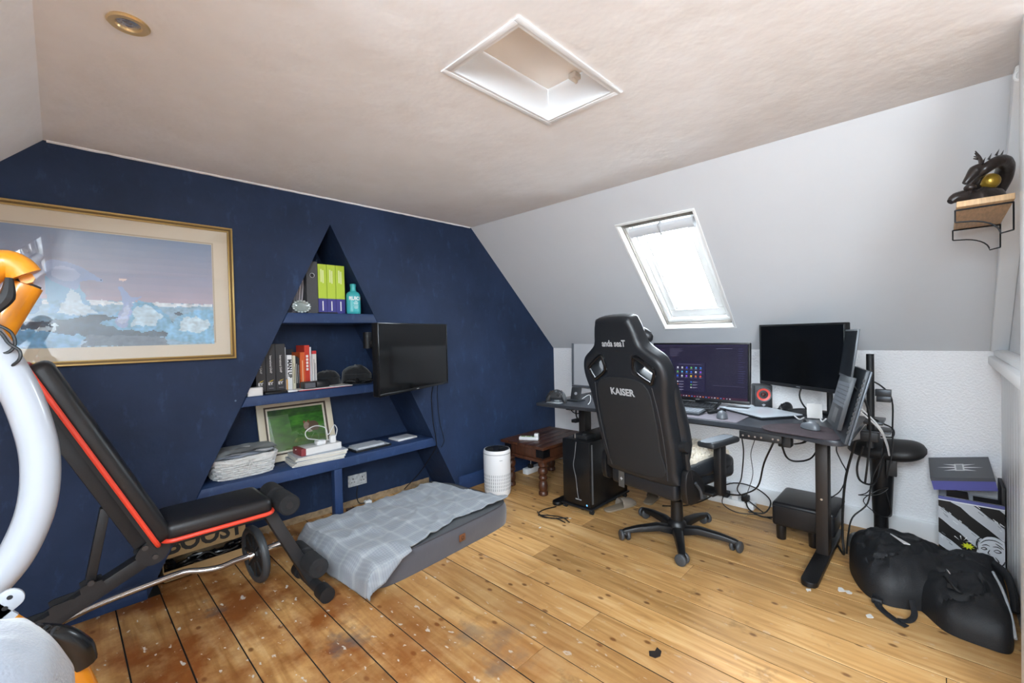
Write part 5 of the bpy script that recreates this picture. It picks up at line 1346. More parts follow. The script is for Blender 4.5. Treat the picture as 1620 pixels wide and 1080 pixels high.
# speaker
spk_ = root('speaker', (-.20, -1.955, DZ), 'black desktop speaker with a red cone', 'speaker')
SPM = frame_m((-.265,-1.900,DZ+.001), (.70,-.72,0), (0,0,1))
SPM = frame_m((-.28,-1.905,DZ+.001), (.42,-.9,0), (0,0,1))
MB().box((0,0,-.11), (.105,.160,0), 0, SPM).build('cabinet', mat('speaker black', '#1d1f22', .5), spk_, bevel=.008)
SC = SPM @ Matrix.Translation((.053,.098,.0))
MB().lathe([(.047,.001),(.049,.004),(.046,.006),(.040,.004)], 32, M=SC, cap=False).build('surround', mat('surround grey', '#4a4e52', .4), spk_, smooth=True)
MB().lathe([(.040,.004),(.034,.003),(.018,-.004),(.016,-.003)], 32, M=SC, cap=False).build('cone', mat('red cone', '#d94a3e', .4), spk_, smooth=True)
MB().lathe([(.018,-.003),(.014,.002),(.006,.006),(0,.007)], 20, M=SC, cap=False).build('dust_cap', mat('cap dark red', '#4a2320', .4), spk_, smooth=True)
MB().add([(-.012,-.066,.0012),(0,-.078,.0012),(.012,-.066,.0012),(0,-.060,.0012)], [(0,1,2,3)], 0, SC).build('emblem', mat('badge grey', '#9a9da2'), spk_)
MB().box((-.30,-1.893,DZ+.05), (-.288,-1.86,DZ+.24)).build('paper_tag', PAPER, label='narrow white paper strip between main monitor and speaker', cat='paper') if False else None
# silver laptop
lpA, lpB, lpC = V((-.34,-1.80,DZ)), V((-.635,-2.04,DZ)), V((-.41,-2.20,DZ))
LPM = frame_m(lpB, lpC-lpB, lpA-lpB)
lap = root('laptop', (lpA+lpC)/2, 'closed silver laptop lying at an angle before the speaker', 'laptop')
LX, LY = (lpC-lpB).length, (lpA-lpB).length
MB().box((0,0,.004), (LX,LY,.011), 0, LPM).build('base', mat('laptop dark base', '#2a2d31', .4), lap, bevel=.003)
MB().box((0,0,.0125), (LX,LY,.019), 0, LPM).build('lid', mat('silver lid', '#c6cdd4', .35, .25), lap, bevel=.003)
prt = MB()
for k in range(5): prt.box((.10+.03*k, -.0006, .006), (.118+.03*k, .001, .0095), 0, LPM)
prt.build('ports', BLK, lap, kind='stuff')
ft_ = MB()
for x_ in (.02, LX-.02):
    for y_ in (.02, LY-.02): ft_.cyl((x_,y_,0), (x_,y_,.005), .008, 8, M=LPM)
ft_.build('rubber_feet', RUB, lap, kind='stuff')
# white card holder, box of the webcam, black base pad behind
wh = root('card_holder', (-.40,-2.27,DZ), 'small white angled stand on the desk beside upright laptop', 'stand')
WHM = frame_m((-.43,-2.225,DZ+.004), (.30,-.95,0), (.25,.08,1))
MB().box((0,0,-.006), (.075,.085,0), 0, WHM).build('plate', mat('white card', '#d9d8d6'), wh, bevel=.002)
MB().tube([(-.44,-2.21,DZ+.005),(-.50,-2.20,DZ+.004),(-.52,-2.18,DZ+.025)], .004, 6).build('wire_foot', WP, wh, smooth=True)
MB().tube([(-.43,-2.29,DZ+.005),(-.50,-2.31,DZ+.004),(-.52,-2.33,DZ+.025)], .004, 6).build('wire_foot', WP, wh, smooth=True)
pdk = MB().prism(smooth_loop([(-.20,-2.02),(-.32,-2.10),(-.34,-2.24),(-.22,-2.27),(-.17,-2.14)], 4), DZ, DZ+.01).build('black_pad', BLK, fix=True, label='small black pad behind the silver laptop', cat='pad')
mouse((-.235,-2.07,DZ+.010), math.radians(160), MOUSEB, 'black mouse on the small pad behind the laptop', 1.0)
cable([(-.29,-2.10,DZ+.02),(-.27,-2.18,DZ+.03),(-.30,-2.28,DZ+.02),(-.33,-2.36,DZ+.012)], 'black mouse cable curling behind the white stand')

# game controller on a stand + dock
gc = root('game_controller', (-.80,-.665,DZ), 'black game controller resting on a small stand at the desk end', 'controller')
CGM = frame_m((-.80,-.665,DZ+.06), (.35,-.94,0), (.35,.13,.93))
GCB = mat('controller black', '#2b2d30', .45)
MB().grid(lambda u, v: ((.072*math.cos(2*PI*u)*math.cos(v*PI/2)**.5), (.040*math.sin(2*PI*u)-.010*abs(math.cos(2*PI*u)))*math.cos(v*PI/2)**.5, .022*math.sin(v*PI/2)), 30, 8, M=CGM).grid(lambda u, v: ((.072*math.cos(2*PI*u)*math.cos(v*PI/2)**.5), (.040*math.sin(2*PI*u)-.010*abs(math.cos(2*PI*u)))*math.cos(v*PI/2)**.5, -.018*math.sin(v*PI/2)), 30, 8, M=CGM).build('shell', GCB, gc, smooth=True)
for s_ in (-1, 1): MB().tube([(s_*.048,-.008,0),(s_*.066,-.040,-.004),(s_*.074,-.066,-.012)], [.024,.020,.013], 10, M=CGM).build('grip', GCB, gc, smooth=True)
gb = MB()
for x_, y_ in ((-.038,.012),(.02,-.012)): gb.cyl((x_,y_,.018), (x_,y_,.032), .008, 12, M=CGM).cyl((x_,y_,.030), (x_,y_,.034), .010, 12, M=CGM)
gb.build('thumbsticks', BLK, gc, smooth=True)
gb2 = MB()
for dx, dy in ((.012,0),(-.012,0),(0,.012),(0,-.012)): gb2.cyl((.044+dx,.012+dy,.016), (.044+dx,.012+dy,.022), .005, 10, M=CGM)
gb2.cyl((0,.02,.018), (0,.02,.0225), .008, 12, M=CGM); gb2.build('buttons', mat('button grey', '#5d6166', .4), gc, smooth=True)
gs = root('controller_stand', (-.80,-.66,DZ), 'clear plastic cradle under the game controller', 'stand')
MB().box((-.86,-.73,DZ), (-.79,-.61,DZ+.004)).build('base', mat('frosted plastic', '#9da1a4', .3), gs, bevel=.002)
MB().box((-.80,-.69,DZ+.004), (-.795,-.64,DZ+.045)).build('upright', mat('frosted plastic', '#9da1a4'), gs, bevel=.002)
pd = root('phone_stand', (-.66,-.72,DZ), 'black wireless phone charging stand beside the game controller', 'charger')
PDM = frame_m((-.655,-.685,DZ+.006), (.2,-.98,0), (.35,.07,1))
MB().box((0,0,-.012), (.085,.10,0), 0, PDM).build('pad', GCB, pd, bevel=.004)
MB().lathe([(0,0),(.012,.0)], 16, M=PDM @ Matrix.Translation((.042,.05,.0006)), cap=False).build('emblem', mat('badge grey', '#9a9da2'), pd)
MB().box((-.70,-.79,DZ), (-.60,-.68,DZ+.010)).build('base', GCB, pd, bevel=.003)
cable([(-.60,-.76,DZ+.01),(-.56,-.80,DZ+.04),(-.60,-.84,DZ+.015),(-.70,-.90,DZ+.008),(-.78,-.94,DZ+.006)], 'white charging cable curling on the desk behind the chair', .003, WP)
# clutter hanging below the left end of the desk
hk = root('headset_hanger', (-.62,-.72,DZ-.20), 'black hook with dangling adapter under the left desk end', 'hook')
MB().box((-.68,-.76,DZ-.05), (-.52,-.66,DZ-.027)).build('cradle', BLK, hk, bevel=.006)
MB().tube([(-.60,-.70,DZ-.05),(-.60,-.70,DZ-.12),(-.585,-.70,DZ-.155)], .006, 6).tube([(-.66,-.69,DZ-.05),(-.65,-.70,DZ-.09),(-.59,-.72,DZ-.11),(-.52,-.75,DZ-.05)], .004, 6).build('hook', BLK, hk, smooth=True)
MB().box((-.64,-.725,DZ-.18), (-.54,-.68,DZ-.155)).build('adapter', BLK, hk, bevel=.004)
# ================================================================== GAMING CHAIR
CB = V((-.892, -1.642, 0)); CA = math.radians(-11)
CMB = RZ(CB, 0); CM = RZ((-.905, -1.605, 0), CA)
gcr = root('gaming_chair', CB, 'black leather gaming chair with high winged back at the desk', 'chair')
LEA = mat('black leather', '#1a1d22', .42, bump=.10, bscale=180); LEB = mat('black suede panel', '#1a1b1e', .75, bump=.15, bscale=250)
NYL = mat('black nylon', '#131315', .4)
hub = MB().lathe([(.0,.058),(.045,.058),(.055,.07),(.052,.10),(.036,.115),(.034,.23),(.026,.235),(.026,.33),(0,.33)], 24, M=CMB, cap=False).build('gas_column', NYL, gcr, smooth=True)
for k in range(5):
    a = math.radians(208+72*k); M = CMB @ Matrix.Rotation(a, 4, 'Z')
    lg = MB()
    pr = [(.03,.060,.034,.042),(.12,.078,.030,.036),(.24,.070,.024,.028),(.315,.058,.020,.022),(.335,.054,.012,.014)]
    vs = []; fs = []
    for (x_, zc, hw, hh) in pr:
        vs += [(x_,-hw,zc-hh*.6),(x_,hw,zc-hh*.6),(x_,hw*.8,zc+hh*.35),(x_,hw*.45,zc+hh*.5),(x_,-hw*.45,zc+hh*.5),(x_,-hw*.8,zc+hh*.35)]
    for i in range(len(pr)-1):
        for j in range(6): fs.append((i*6+j, i*6+(j+1) % 6, (i+1)*6+(j+1) % 6, (i+1)*6+j))
    fs += [tuple(range(6))[::-1], tuple(range(24,30))]
    lgo = lg.add(vs, fs, 0, M).build('base_leg', NYL, gcr, bevel=.003, fix=True)
    cs = MB().cyl((.32,0,.028), (.32,0,.062), .011, 10, M=M).build('castor', NYL, gcr, smooth=True)
    ca_ = a+.5*((k*2.3) % 2-1)
    CMM = CMB @ Matrix.Translation((.32*math.cos(a), .32*math.sin(a), 0)) @ Matrix.Rotation(ca_+PI/2, 4, 'Z')
    for s_ in (-1, 1):
        MB().lathe([(.008,-.009),(.026,-.010),(.031,-.006),(.032,0),(.031,.006),(.026,.010),(.008,.009)], 24, M=CMM @ Matrix.Translation((0, s_*.019, .032)) @ Matrix.Rotation(PI/2, 4, 'X')).build('wheel', mat('castor grey', '#3f4144', .5), cs, smooth=True)
    MB().lathe([(.0,-.009),(.022,-.009),(.024,0),(.022,.009),(0,.009)], 16, M=CMM @ Matrix.Translation((0,0,.038)) @ Matrix.Rotation(PI/2, 4, 'X'), cap=False).build('wheel_hood', NYL, cs, smooth=True)
MB().box((-.12,-.09,.325), (.14,.09,.365), 0, CM).build('tilt_mechanism', NYL, gcr, bevel=.006)
MB().tube([(.0,-.09,.345),(.02,-.2,.345),(.03,-.27,.34)], .008, 8, M=CM).build('tilt_lever', NYL, gcr, smooth=True)
# seat
MB().box((-.22,-.255,.375), (.285,.255,.505), 0, CM).build('seat', LEA, gcr, bevel=.035, bseg=4)
for s_ in (-1, 1): MB().tube([(-.18,s_*.225,.47),(0,s_*.23,.475),(.20,s_*.225,.475),(.27,s_*.20,.465)], [.04,.045,.045,.035], 12, M=CM).build('seat_bolster', LEA, gcr, smooth=True)
# rear of the seat shell
MB().box((-.262,-.225,.335), (-.20,.225,.455), 0, CM).build('rear_panel', LEA, gcr, bevel=.02, bseg=3)
BM0 = CM @ frame_m((-.225,0,.425), (0,-1,0), (-.225,0,.915))
prf = [(.215,0),(.245,.08),(.258,.22),(.260,.38),(.270,.50),(.288,.59),(.286,.655),(.262,.71),(.205,.752),(.165,.79),(.148,.85),(.130,.905),(.095,.938)]
out_ = smooth_loop([(x,y) for x,y in prf]+[(-x,y) for x,y in prf[::-1]], 3)
hole = [(.105,.640),(.112,.712),(.135,.716),(.222,.655),(.226,.632),(.205,.588),(.188,.584)]
me = outline_mesh('backrest', [out_, hole, [(-x,y) for x,y in hole[::-1]]], .022, .030, BM0, 4)
put('backrest', me, LEA, gcr, True)
# inset back panel, hole rings, lettering
pan = smooth_loop([(.17,.05),(.185,.2),(.19,.40),(.175,.55),(.09,.60),(-.09,.60),(-.175,.55),(-.19,.40),(-.185,.2),(-.17,.05)], 3)
me = outline_mesh('back_panel', [pan], .002, .004, BM0 @ Matrix.Translation((0,0,.0535)), 2)
put('back_panel', me, LEB, gcr, True)
for s_ in (-1, 1):
    lp = [(s_*x,y,.05) for x,y in hole]
    MB().tube(lp, .009, 8, closed=True, seg=3, M=BM0).build('hole_ring', mat('ring black', '#0e0e10', .3), gcr, smooth=True)
    MB().tube([(s_*.215,.08,-.055),(s_*.228,.2,-.075),(s_*.228,.34,-.075),(s_*.24,.50,-.05),(s_*.25,.60,-.035)], [.035,.05,.05,.04,.028], 12, M=BM0).build('side_bolster', LEA, gcr, smooth=True)
    MB().tube([(s_*.195,.04,.052),(s_*.212,.2,.053),(s_*.214,.4,.053),(s_*.20,.56,.053)], .0022, 5, M=BM0).build('seam', mat('seam thread', '#34363a', .6), gcr, smooth=True)
SIL = mat('silver print', '#c3c5c8', .35, .3)
text_mb('anda seaT', .050, BM0 @ Matrix.Translation((-.005,.795,.0535)), shear=.12, wide=.82, bold=.0012).build('lettering', SIL, gcr)
text_mb('KAISER', .054, BM0 @ Matrix.Translation((.0,.520,.0602)), wide=.98, bold=.0018).build('lettering', SIL, gcr)
MB().sphere((0,.80,-.075), (.16,.07,.05), 20, M=BM0).build('head_pillow', LEA, gcr, smooth=True)
# armrests
for s_ in (-1, 1):
    y_ = s_*.315
    MB().box((-.02,y_-.024,.345), (.04,y_+.024,.62), 0, CM).build('arm_post', NYL, gcr, bevel=.012)
    MB().box((-.06,s_*.10-.02 if s_ > 0 else y_-.0,.345), (.06,y_ if s_ > 0 else -.10,.362), 0, CM).build('arm_bracket', NYL, gcr, bevel=.004)
    MB().box((-.13,y_-.05,.622), (.135,y_+.05,.655), 0, CM).build('arm_pad', mat('soft arm pad', '#24272b', .5), gcr, bevel=.014, bseg=3)
    MB().prism(smooth_loop([(-.12,y_-.03),(-.12,y_+.03),(.09,y_+.03),(.115,y_),(.09,y_-.03)], 3), .6555, .6575, M=CM).build('arm_inlay', mat('arm inlay grey', '#6f757c', .45), gcr, fix=True)
# hinge covers and recline lever
for s_ in (-1, 1):
    HM = CM @ Matrix(((1,0,0,0),(0,0,s_,s_*.262),(0,1,0,0),(0,0,0,1)))
    MB().prism(smooth_loop([(-.26,.35),(-.15,.345),(-.10,.40),(-.14,.47),(-.21,.52),(-.265,.50)], 3), 0, .035, M=HM).build('hinge_cover', NYL, gcr, bevel=.006, fix=True)
MB().tube([(-.20,-.302,.45),(-.16,-.305,.40),(-.15,-.305,.36)], .008, 8, M=CM).build('recline_lever', mat('lever grey', '#3a3d42', .35), gcr, smooth=True)
MB().cyl((-.255,-.255,.64), (-.255,-.295,.645), .026, 16, M=CM).tube([(-.25,-.285,.61),(-.235,-.285,.53),(-.215,-.285,.46)], .013, 8, M=CM).build('lumbar_knob', mat('knob black', '#1f2023', .4), gcr, smooth=True)
TG = CM @ frame_m((-.266,.14,.40), (0,-1,0), (0,0,1))
tgo = MB().box((-.022,-.075,0), (.022,.035,.0015), 0, TG).build('hang_tag', mat('grey tag', '#4a4845', .6), gcr)
text_mb('✦', .03, TG @ Matrix.Translation((0,-.02,.002))).build('tag_emblem', SIL, tgo) if False else MB().prism([(0,.012),(.004,.004),(.012,0),(.004,-.004),(0,-.012),(-.004,-.004),(-.012,0),(-.004,.004)], .0016, .002, M=TG @ Matrix.Translation((0,-.025,0))).build('tag_emblem', SIL, tgo, fix=True)
# sheepskin
sk = MB(); rs = random.Random(2)
def skf(u, v):
    x, y = -.19+.46*u, -.235+.47*v
    e = min(u, 1-u, v, 1-v)
    z = .512+.048*min(1, e*8)**.5+.012*nz(x*30, y*30)+.010*nz(x*70, y*70)
    if e < .02: z -= .03
    return CM @ V((x+.012*nz(y*20, 3), y+.012*nz(x*20, 7), z))
sk.grid(skf, 46, 46)
tuft = []
for k in range(1600):
    u, v = rs.random(), rs.random(); p0 = skf(u, v); d = V((rs.uniform(-1,1), rs.uniform(-1,1)-.3, rs.uniform(.3,1))).normalized()
    s1 = d.orthogonal().normalized()*.0035
    sk.add([p0+s1, p0-s1, p0+d*rs.uniform(.018,.034)], [(0,1,2)])
sk.build('sheepskin', mat('cream sheepskin', '#d9cfbd', .95, bump=.6, bscale=120, sheen=.5), smooth=True, label='cream fluffy sheepskin covering the gaming chair seat', cat='sheepskin')

# ================================================================== UPRIGHT LAPTOPS AT THE DESK END
ul = root('open_laptop', (-.72,-2.42,DZ), 'dark grey open laptop propped on its stand facing the chair', 'laptop')
s_far_t, s_near_t = V((-.605,-2.428,1.232)), V((-.915,-2.515,1.232)); s_far_b, s_near_b = V((-.635,-2.405,1.000)), V((-.945,-2.490,1.004))
k_far_b, k_near_b = V((-.695,-2.360,.764)), V((-.995,-2.442,.780))
SCM = frame_m(s_far_b, s_near_b-s_far_b, s_far_t-s_far_b)      # x to near, y up ; z = facing?
facing = SCM.col[2].xyz
fl_s = 1 if facing.y > 0 else -1
LWd = (s_near_b-s_far_b).length; LHt = (s_far_t-s_far_b).length
MB().box((0,0,-.008*fl_s), (LWd,LHt,0), 0, SCM).build('screen_lid', mat('laptop grey', '#4d5257', .4, .3), ul, bevel=.002, fix=True)
MB().box((.008,.012,0), (LWd-.008,LHt-.008,.0008*fl_s), 0, SCM).build('display', mat('smudged dark glass', '#1e2227', .2, var=.6, vscale=9, stretch=(1,1,.4)), ul, fix=True)
KBM = frame_m(k_far_b, k_near_b-k_far_b, s_far_b-k_far_b)
KH = (s_far_b-k_far_b).length
MB().box((0,0,-.018*fl_s), (LWd,KH,0), 0, KBM).build('keyboard_deck', mat('laptop deck', '#33373c', .45, .2), ul, bevel=.002, fix=True)
kk = MB()
for j in range(6):
    for i in range(15):
        kk.box((.012+.0213*i, KH*.42+.0195*j, 0), (.030+.0213*i, KH*.42+.016+.0195*j, .0012*fl_s), 0, KBM)
kk.build('keys', mat('laptop keys', '#5b6068', .5), ul, fix=True, kind='stuff')
MB().box((.12,.02,0), (.23,KH*.36,.0006*fl_s), 0, KBM).build('touchpad', mat('touchpad', '#2a2d31', .3), ul, fix=True)
# second laptop, closed, standing behind it
cl2 = root('closed_laptop', (-.75,-2.47,DZ), 'closed slate grey laptop standing upright behind the open one', 'laptop')
CLM = frame_m((-.700,-2.366,.722), (-.300,-.083,.0), (.089,-.067,.35))
MB().box((0,0,-.034*fl_s), (.315,.345,-.021*fl_s), 0, CLM).build('base', mat('slate laptop', '#3b4046', .45), cl2, bevel=.003, fix=True)
MB().box((0,0,-.044*fl_s), (.315,.345,-.035*fl_s), 0, CLM).build('lid', mat('slate lid', '#565d65', .4, .2), cl2, bevel=.003, fix=True)
vv = MB()
for k in range(12): vv.box((.3145,.05+.022*k,-.026*fl_s), (.3158,.064+.022*k,-.018*fl_s), 0, CLM)
vv.build('side_vents', BLK, cl2, fix=True, kind='stuff')
ls = root('laptop_stand', (-.46,-2.50,DZ), 'black clamp pole with brackets at the desk corner', 'stand')
MB().cyl((-.45,-2.515,.60), (-.45,-2.515,1.10), .017, 14).build('pole', BLK, ls, smooth=True)
MB().box((-.50,-2.55,.64), (-.40,-2.475,.69)).build('clamp', BLK, ls, bevel=.004)
MB().tube([(-.45,-2.515,.98),(-.55,-2.50,.98),(-.66,-2.49,.98)], .014, 8).build('arm', BLK, ls, smooth=True)
MB().box((-.47,-2.60,.88), (-.43,-2.535,.915)).box((-.47,-2.60,.85), (-.462,-2.54,.88)).build('bracket', mat('dark steel', '#3d4044', .4, .6), ls, bevel=.002)
MB().box((-.52,-2.57,.735), (-.34,-2.49,.75)).box((-.50,-2.60,.69), (-.34,-2.48,.698)).build('cable_tray', mat('dark steel', '#3d4044'), ls, bevel=.003)
BC_ = mat('black cable', '#0e0f11')
cable([(-.93,-2.49,.99),(-.90,-2.54,.90),(-.86,-2.55,.76),(-.86,-2.54,.62),(-.86,-2.53,.52)], 'black charging cable dropping from the open laptop', .005)
cable([(-.46,-2.50,.97),(-.44,-2.56,.93),(-.42,-2.60,.86),(-.40,-2.60,.70),(-.42,-2.60,.60),(-.44,-2.58,.45)], 'black cable arching from the clamp pole bracket', .004)
cable([(-.55,-2.49,.80),(-.46,-2.56,.74),(-.38,-2.60,.70),(-.40,-2.60,.66),(-.48,-2.56,.67)], 'black cable loop behind the desk corner', .004)
WHC = mat('white cable', '#e2e3e4', .4)
for k in range(2): cable([(-.72,-2.50,.85-.02*k),(-.58,-2.56,.74-.012*k),(-.46,-2.58,.64-.012*k),(-.38,-2.585,.555)], ['upper white cable stretched from laptops to the saddle stool', 'lower white cable stretched from laptops to the saddle stool'][k], .004, WHC)
rs = random.Random(31)
for k, (lb) in enumerate(('thick black cable falling behind the desk corner to floor', 'black cable looping before the saddle stool column', 'thin black cable tangled around saddle stool column', 'black cable bunch strand nearest the desk leg', 'long black cable sagging left of the saddle stool')):
    if k == 0: pts = [(-.62,-2.47,.66),(-.56,-2.42,.45),(-.52,-2.40,.25),(-.50,-2.395,.10),(-.50,-2.40,.006),(-.40,-2.36,.006)]
    elif k == 1: pts = [(-.62,-2.50,.64),(-.58,-2.47,.52),(-.55,-2.48,.44),(-.48,-2.53,.42),(-.42,-2.56,.52),(-.44,-2.57,.64)]
    elif k == 2: pts = [(-.43,-2.56,.60),(-.44,-2.54,.45),(-.46,-2.50,.36),(-.44,-2.46,.33),(-.40,-2.54,.34),(-.38,-2.58,.38),(-.42,-2.53,.36),(-.44,-2.48,.30),(-.38,-2.55,.22),(-.36,-2.59,.24),(-.37,-2.57,.36)]
    elif k == 3: pts = [(-.60,-2.42,DZ-.03),(-.56,-2.38,.60),(-.50,-2.39,.52),(-.53,-2.42,.46),(-.58,-2.40,.38),(-.60,-2.36,.335)]
    else: pts = [(-.45,-2.57,.58),(-.45,-2.52,.44),(-.46,-2.50,.30),(-.50,-2.44,.22),(-.50,-2.42,.12),(-.48,-2.41,.006)]
    cable(pts, lb, (.006,.005,.0025,.003,.004)[k])

# ================================================================== UNDER THE DESK
fs_ = root('footstool', (-.37,-2.21,0), 'small black leather footstool under the desk', 'footstool')
MB().box((-.535,-2.365,.085), (-.20,-2.06,.225)).build('cushion', mat('black stool leather', '#17171a', .38, bump=.15, bscale=25), fs_, bevel=.018, bseg=3)
MB().tube([(-.537,-2.36,.205),(-.537,-2.065,.205)], .004, 6, smooth=False).tube([(-.53,-2.367,.205),(-.21,-2.367,.205)], .004, 6, smooth=False).build('seam', LEA, fs_, smooth=True)
for x_ in (-.495, -.245):
    for y_ in (-2.262, -2.10): MB().lathe([(.022,0),(.025,.004),(.027,.088)], 16, M=Matrix.Translation((x_, y_, 0))).build('leg', NYL, fs_, smooth=True)
def slipper(c, a_, m1, label, L_=.26):
    r = root('slipper', c, label, 'slipper', 'slippers under the desk')
    M = RZ(c, a_)
    sole = smooth_loop([(-.13,-.03),(-.06,-.037),(.03,-.043),(.10,-.042),(.135,-.02),(.135,.015),(.10,.042),(.03,.043),(-.06,.038),(-.13,.03),(-.145,0)], 3)
    MB().prism(sole, 0, .012, M=M).build('sole', mat('slipper sole', '#8a7b68', .8), r, bevel=.003, fix=True)
    MB().grid(lambda u, v: (-.01+.14*u, (.044-.02*max(0,u-.6)*2.2)*math.cos(PI*v), .010+(.062-.03*u)*math.sin(PI*v)*(1-.5*max(0,u-.75)*4)), 14, 16, M=M).build('upper', m1, r, smooth=True)
    return r
SLB = mat('beige felt', '#8d8072', .95, bump=.3, bscale=200); SLG = mat('grey felt', '#55575a', .95, bump=.3, bscale=200)
slipper((-.70,-1.145,0), math.radians(-15), SLB, 'beige felt slipper beside the computer tower')
slipper((-.40,-1.24,0), math.radians(10), SLB, 'beige slipper deeper under the desk behind the chair')
slipper((-.17,-1.50,0), math.radians(160), SLG, 'grey slipper standing near the floor plugs')
slipper((-.25,-1.36,0), math.radians(20), mat('brown felt', '#4a382c', .95), 'brown slipper beside the desk crossbar')
fx_ = root('floor_plugs', (-.12,-1.70,0), 'white extension block with black plugs by the skirting', 'power strip')
MB().box((-.17,-1.86,0), (-.10,-1.55,.045)).build('body', mat('white plastic', '#e4e5e6'), fx_, bevel=.006)
for y_ in (-1.60, -1.67, -1.80): MB().box((-.165,y_-.022,.045), (-.105,y_+.022,.085)).build('plug', BLK, fx_, bevel=.008)
MB().box((-.165,-1.76,.045), (-.105,-1.715,.095)).build('plug', mat('white plastic', '#e4e5e6'), fx_, bevel=.006)
for k, lb in enumerate(('black cable snaking from floor plugs along the skirting', 'black cable looped high beside the floor plugs', 'thin black cable lying before the floor plugs', 'black cable running from floor plugs toward the chair')):
    pts = [[(-.14,-1.80,.08),(-.22,-1.84,.03),(-.25,-1.92,.008),(-.22,-1.98,.006),(-.18,-2.02,.006)],
           [(-.14,-1.60,.085),(-.12,-1.72,.15),(-.10,-1.85,.14),(-.12,-1.95,.08),(-.18,-1.93,.01),(-.22,-1.84,.006)],
           [(-.14,-1.67,.085),(-.24,-1.68,.03),(-.28,-1.78,.006),(-.24,-1.90,.006),(-.25,-1.99,.006)],
           [(-.14,-1.62,.085),(-.24,-1.58,.04),(-.35,-1.50,.006),(-.45,-1.42,.006),(-.5,-1.36,.006)]][k]
    cable(pts, lb, (.005,.0045,.003,.0045)[k])
bg_ = MB()
bg_.grid(lambda u, v: (-.30+.085*math.cos(2*PI*u)*math.cos(v*PI/2)**.6*(1+.2*nz(math.cos(2*PI*u)*3, math.sin(2*PI*u)*3, v*3)), -2.44+.05*math.sin(2*PI*u)*math.cos(v*PI/2)**.6*(1+.2*nz(math.cos(2*PI*u)*3, 5, v*3)), .06*math.sin(v*PI/2)), 24, 8)
bg_.build('plastic_bag', mat('crumpled clear plastic', '#6f7274', .25, bump=1., bscale=30, spec=.8, bdist=.01), smooth=True, label='crumpled grey plastic bag on the floor behind the backpack', cat='bag')

# ================================================================== SADDLE STOOL
ss = root('saddle_stool', (-.20,-2.545,0), 'black saddle stool standing against the white wall', 'stool')
SST = mat('black saddle vinyl', '#1d1d1f', .5, bump=.1, bscale=150)
sd = MB()
def sad(u, v):
    # u along the length (+y front nose left in the view), v across/around
    t = u; y = -2.385-.345*t
    cap = max(.02, 1-abs((t-.5)/.5)**3.2)**.5
    hw = (.075+.065*t)*cap
    zt = .535+.025*t+.02*max(0, abs(t-.45)-.25)
    th = (.052+.012*t)*cap
    a = 2*PI*v
    return (-.20+hw*math.cos(a), y, zt+th*math.sin(a)-.012*abs(math.cos(a))**2)
sd.grid(sad, 26, 24)
e0 = [sad(0, k/24) for k in range(24)]; e1 = [sad(1, k/24) for k in range(24)]
sd.add(e0, [tuple(range(24))]); sd.add(e1, [tuple(range(24))[::-1]])
sd.build('seat', SST, ss, smooth=True, fix=True, weld=True)
MB().lathe([(.033,.0),(.033,.30)], 18, M=Matrix.Translation((-.20,-2.535,.0)) ).build('piston', NYL, ss, smooth=True)
MB().lathe([(.040,.17),(.044,.18),(.054,.42),(.058,.51),(.040,.52)], 24, M=Matrix.Translation((-.20,-2.540,.0))).build('column', NYL, ss, smooth=True)
MB().box((-.29,-2.61,.42), (-.265,-2.565,.53)).build('height_lever_box', mat('stool grey box', '#2b2c2e', .5), ss, bevel=.004)
MB().cyl((-.292,-2.588,.50), (-.29,-2.588,.50), .008, 10).build('lever_screw', BLK, ss)
MB().lathe([(0,0),(.105,0),(.11,.01),(.08,.022),(.04,.03),(0,.03)], 32, M=Matrix.Translation((-.20,-2.535,0)), cap=False).build('base', NYL, ss, smooth=True)

# ================================================================== BOXES IN THE CORNER
sb_ = root('striped_box', (-.13,-2.885,0), 'black and white striped carton with a comic drawing in the corner', 'box')
SX0, SX1, SY0, SY1, SZ = -.262, -.03, -3.005, -2.772, .325
CW = mat('box side grey', '#c9ccd2', .6)
MB().box((SX0,SY0,0), (SX1,SY1,.006)).box((SX0,SY0,0), (SX0+.004,SY1,SZ+.03)).box((SX1-.004,SY0,0), (SX1,SY1,SZ)).box((SX0,SY0,0), (SX1,SY0+.004,SZ)).box((SX0,SY1-.004,0), (SX1,SY1,SZ)).build('carton', CW, sb_)
SBM = frame_m((SX0-.0006,SY1,0), (0,-1,0), (0,0,1)); BW = SY1-SY0; BH = SZ+.03
def clip_poly(P_, x0, y0, x1, y1):
    def cl(P_, f, g):
        o = []
        for i in range(len(P_)):
            a, b_ = P_[i], P_[(i+1) % len(P_)]
            fa, fb = f(a), f(b_)
            if fa >= 0: o.append(a)
            if fa*fb < 0:
                t = fa/(fa-fb); o.append((a[0]+(b_[0]-a[0])*t, a[1]+(b_[1]-a[1])*t))
        return o
    for f in (lambda q: q[0]-x0, lambda q: x1-q[0], lambda q: q[1]-y0, lambda q: y1-q[1]): P_ = cl(P_, f, None)
    return P_
PP = [([(0,0),(BW,0),(BW,BH),(0,BH)], '#14100f')]
rs = random.Random(4)
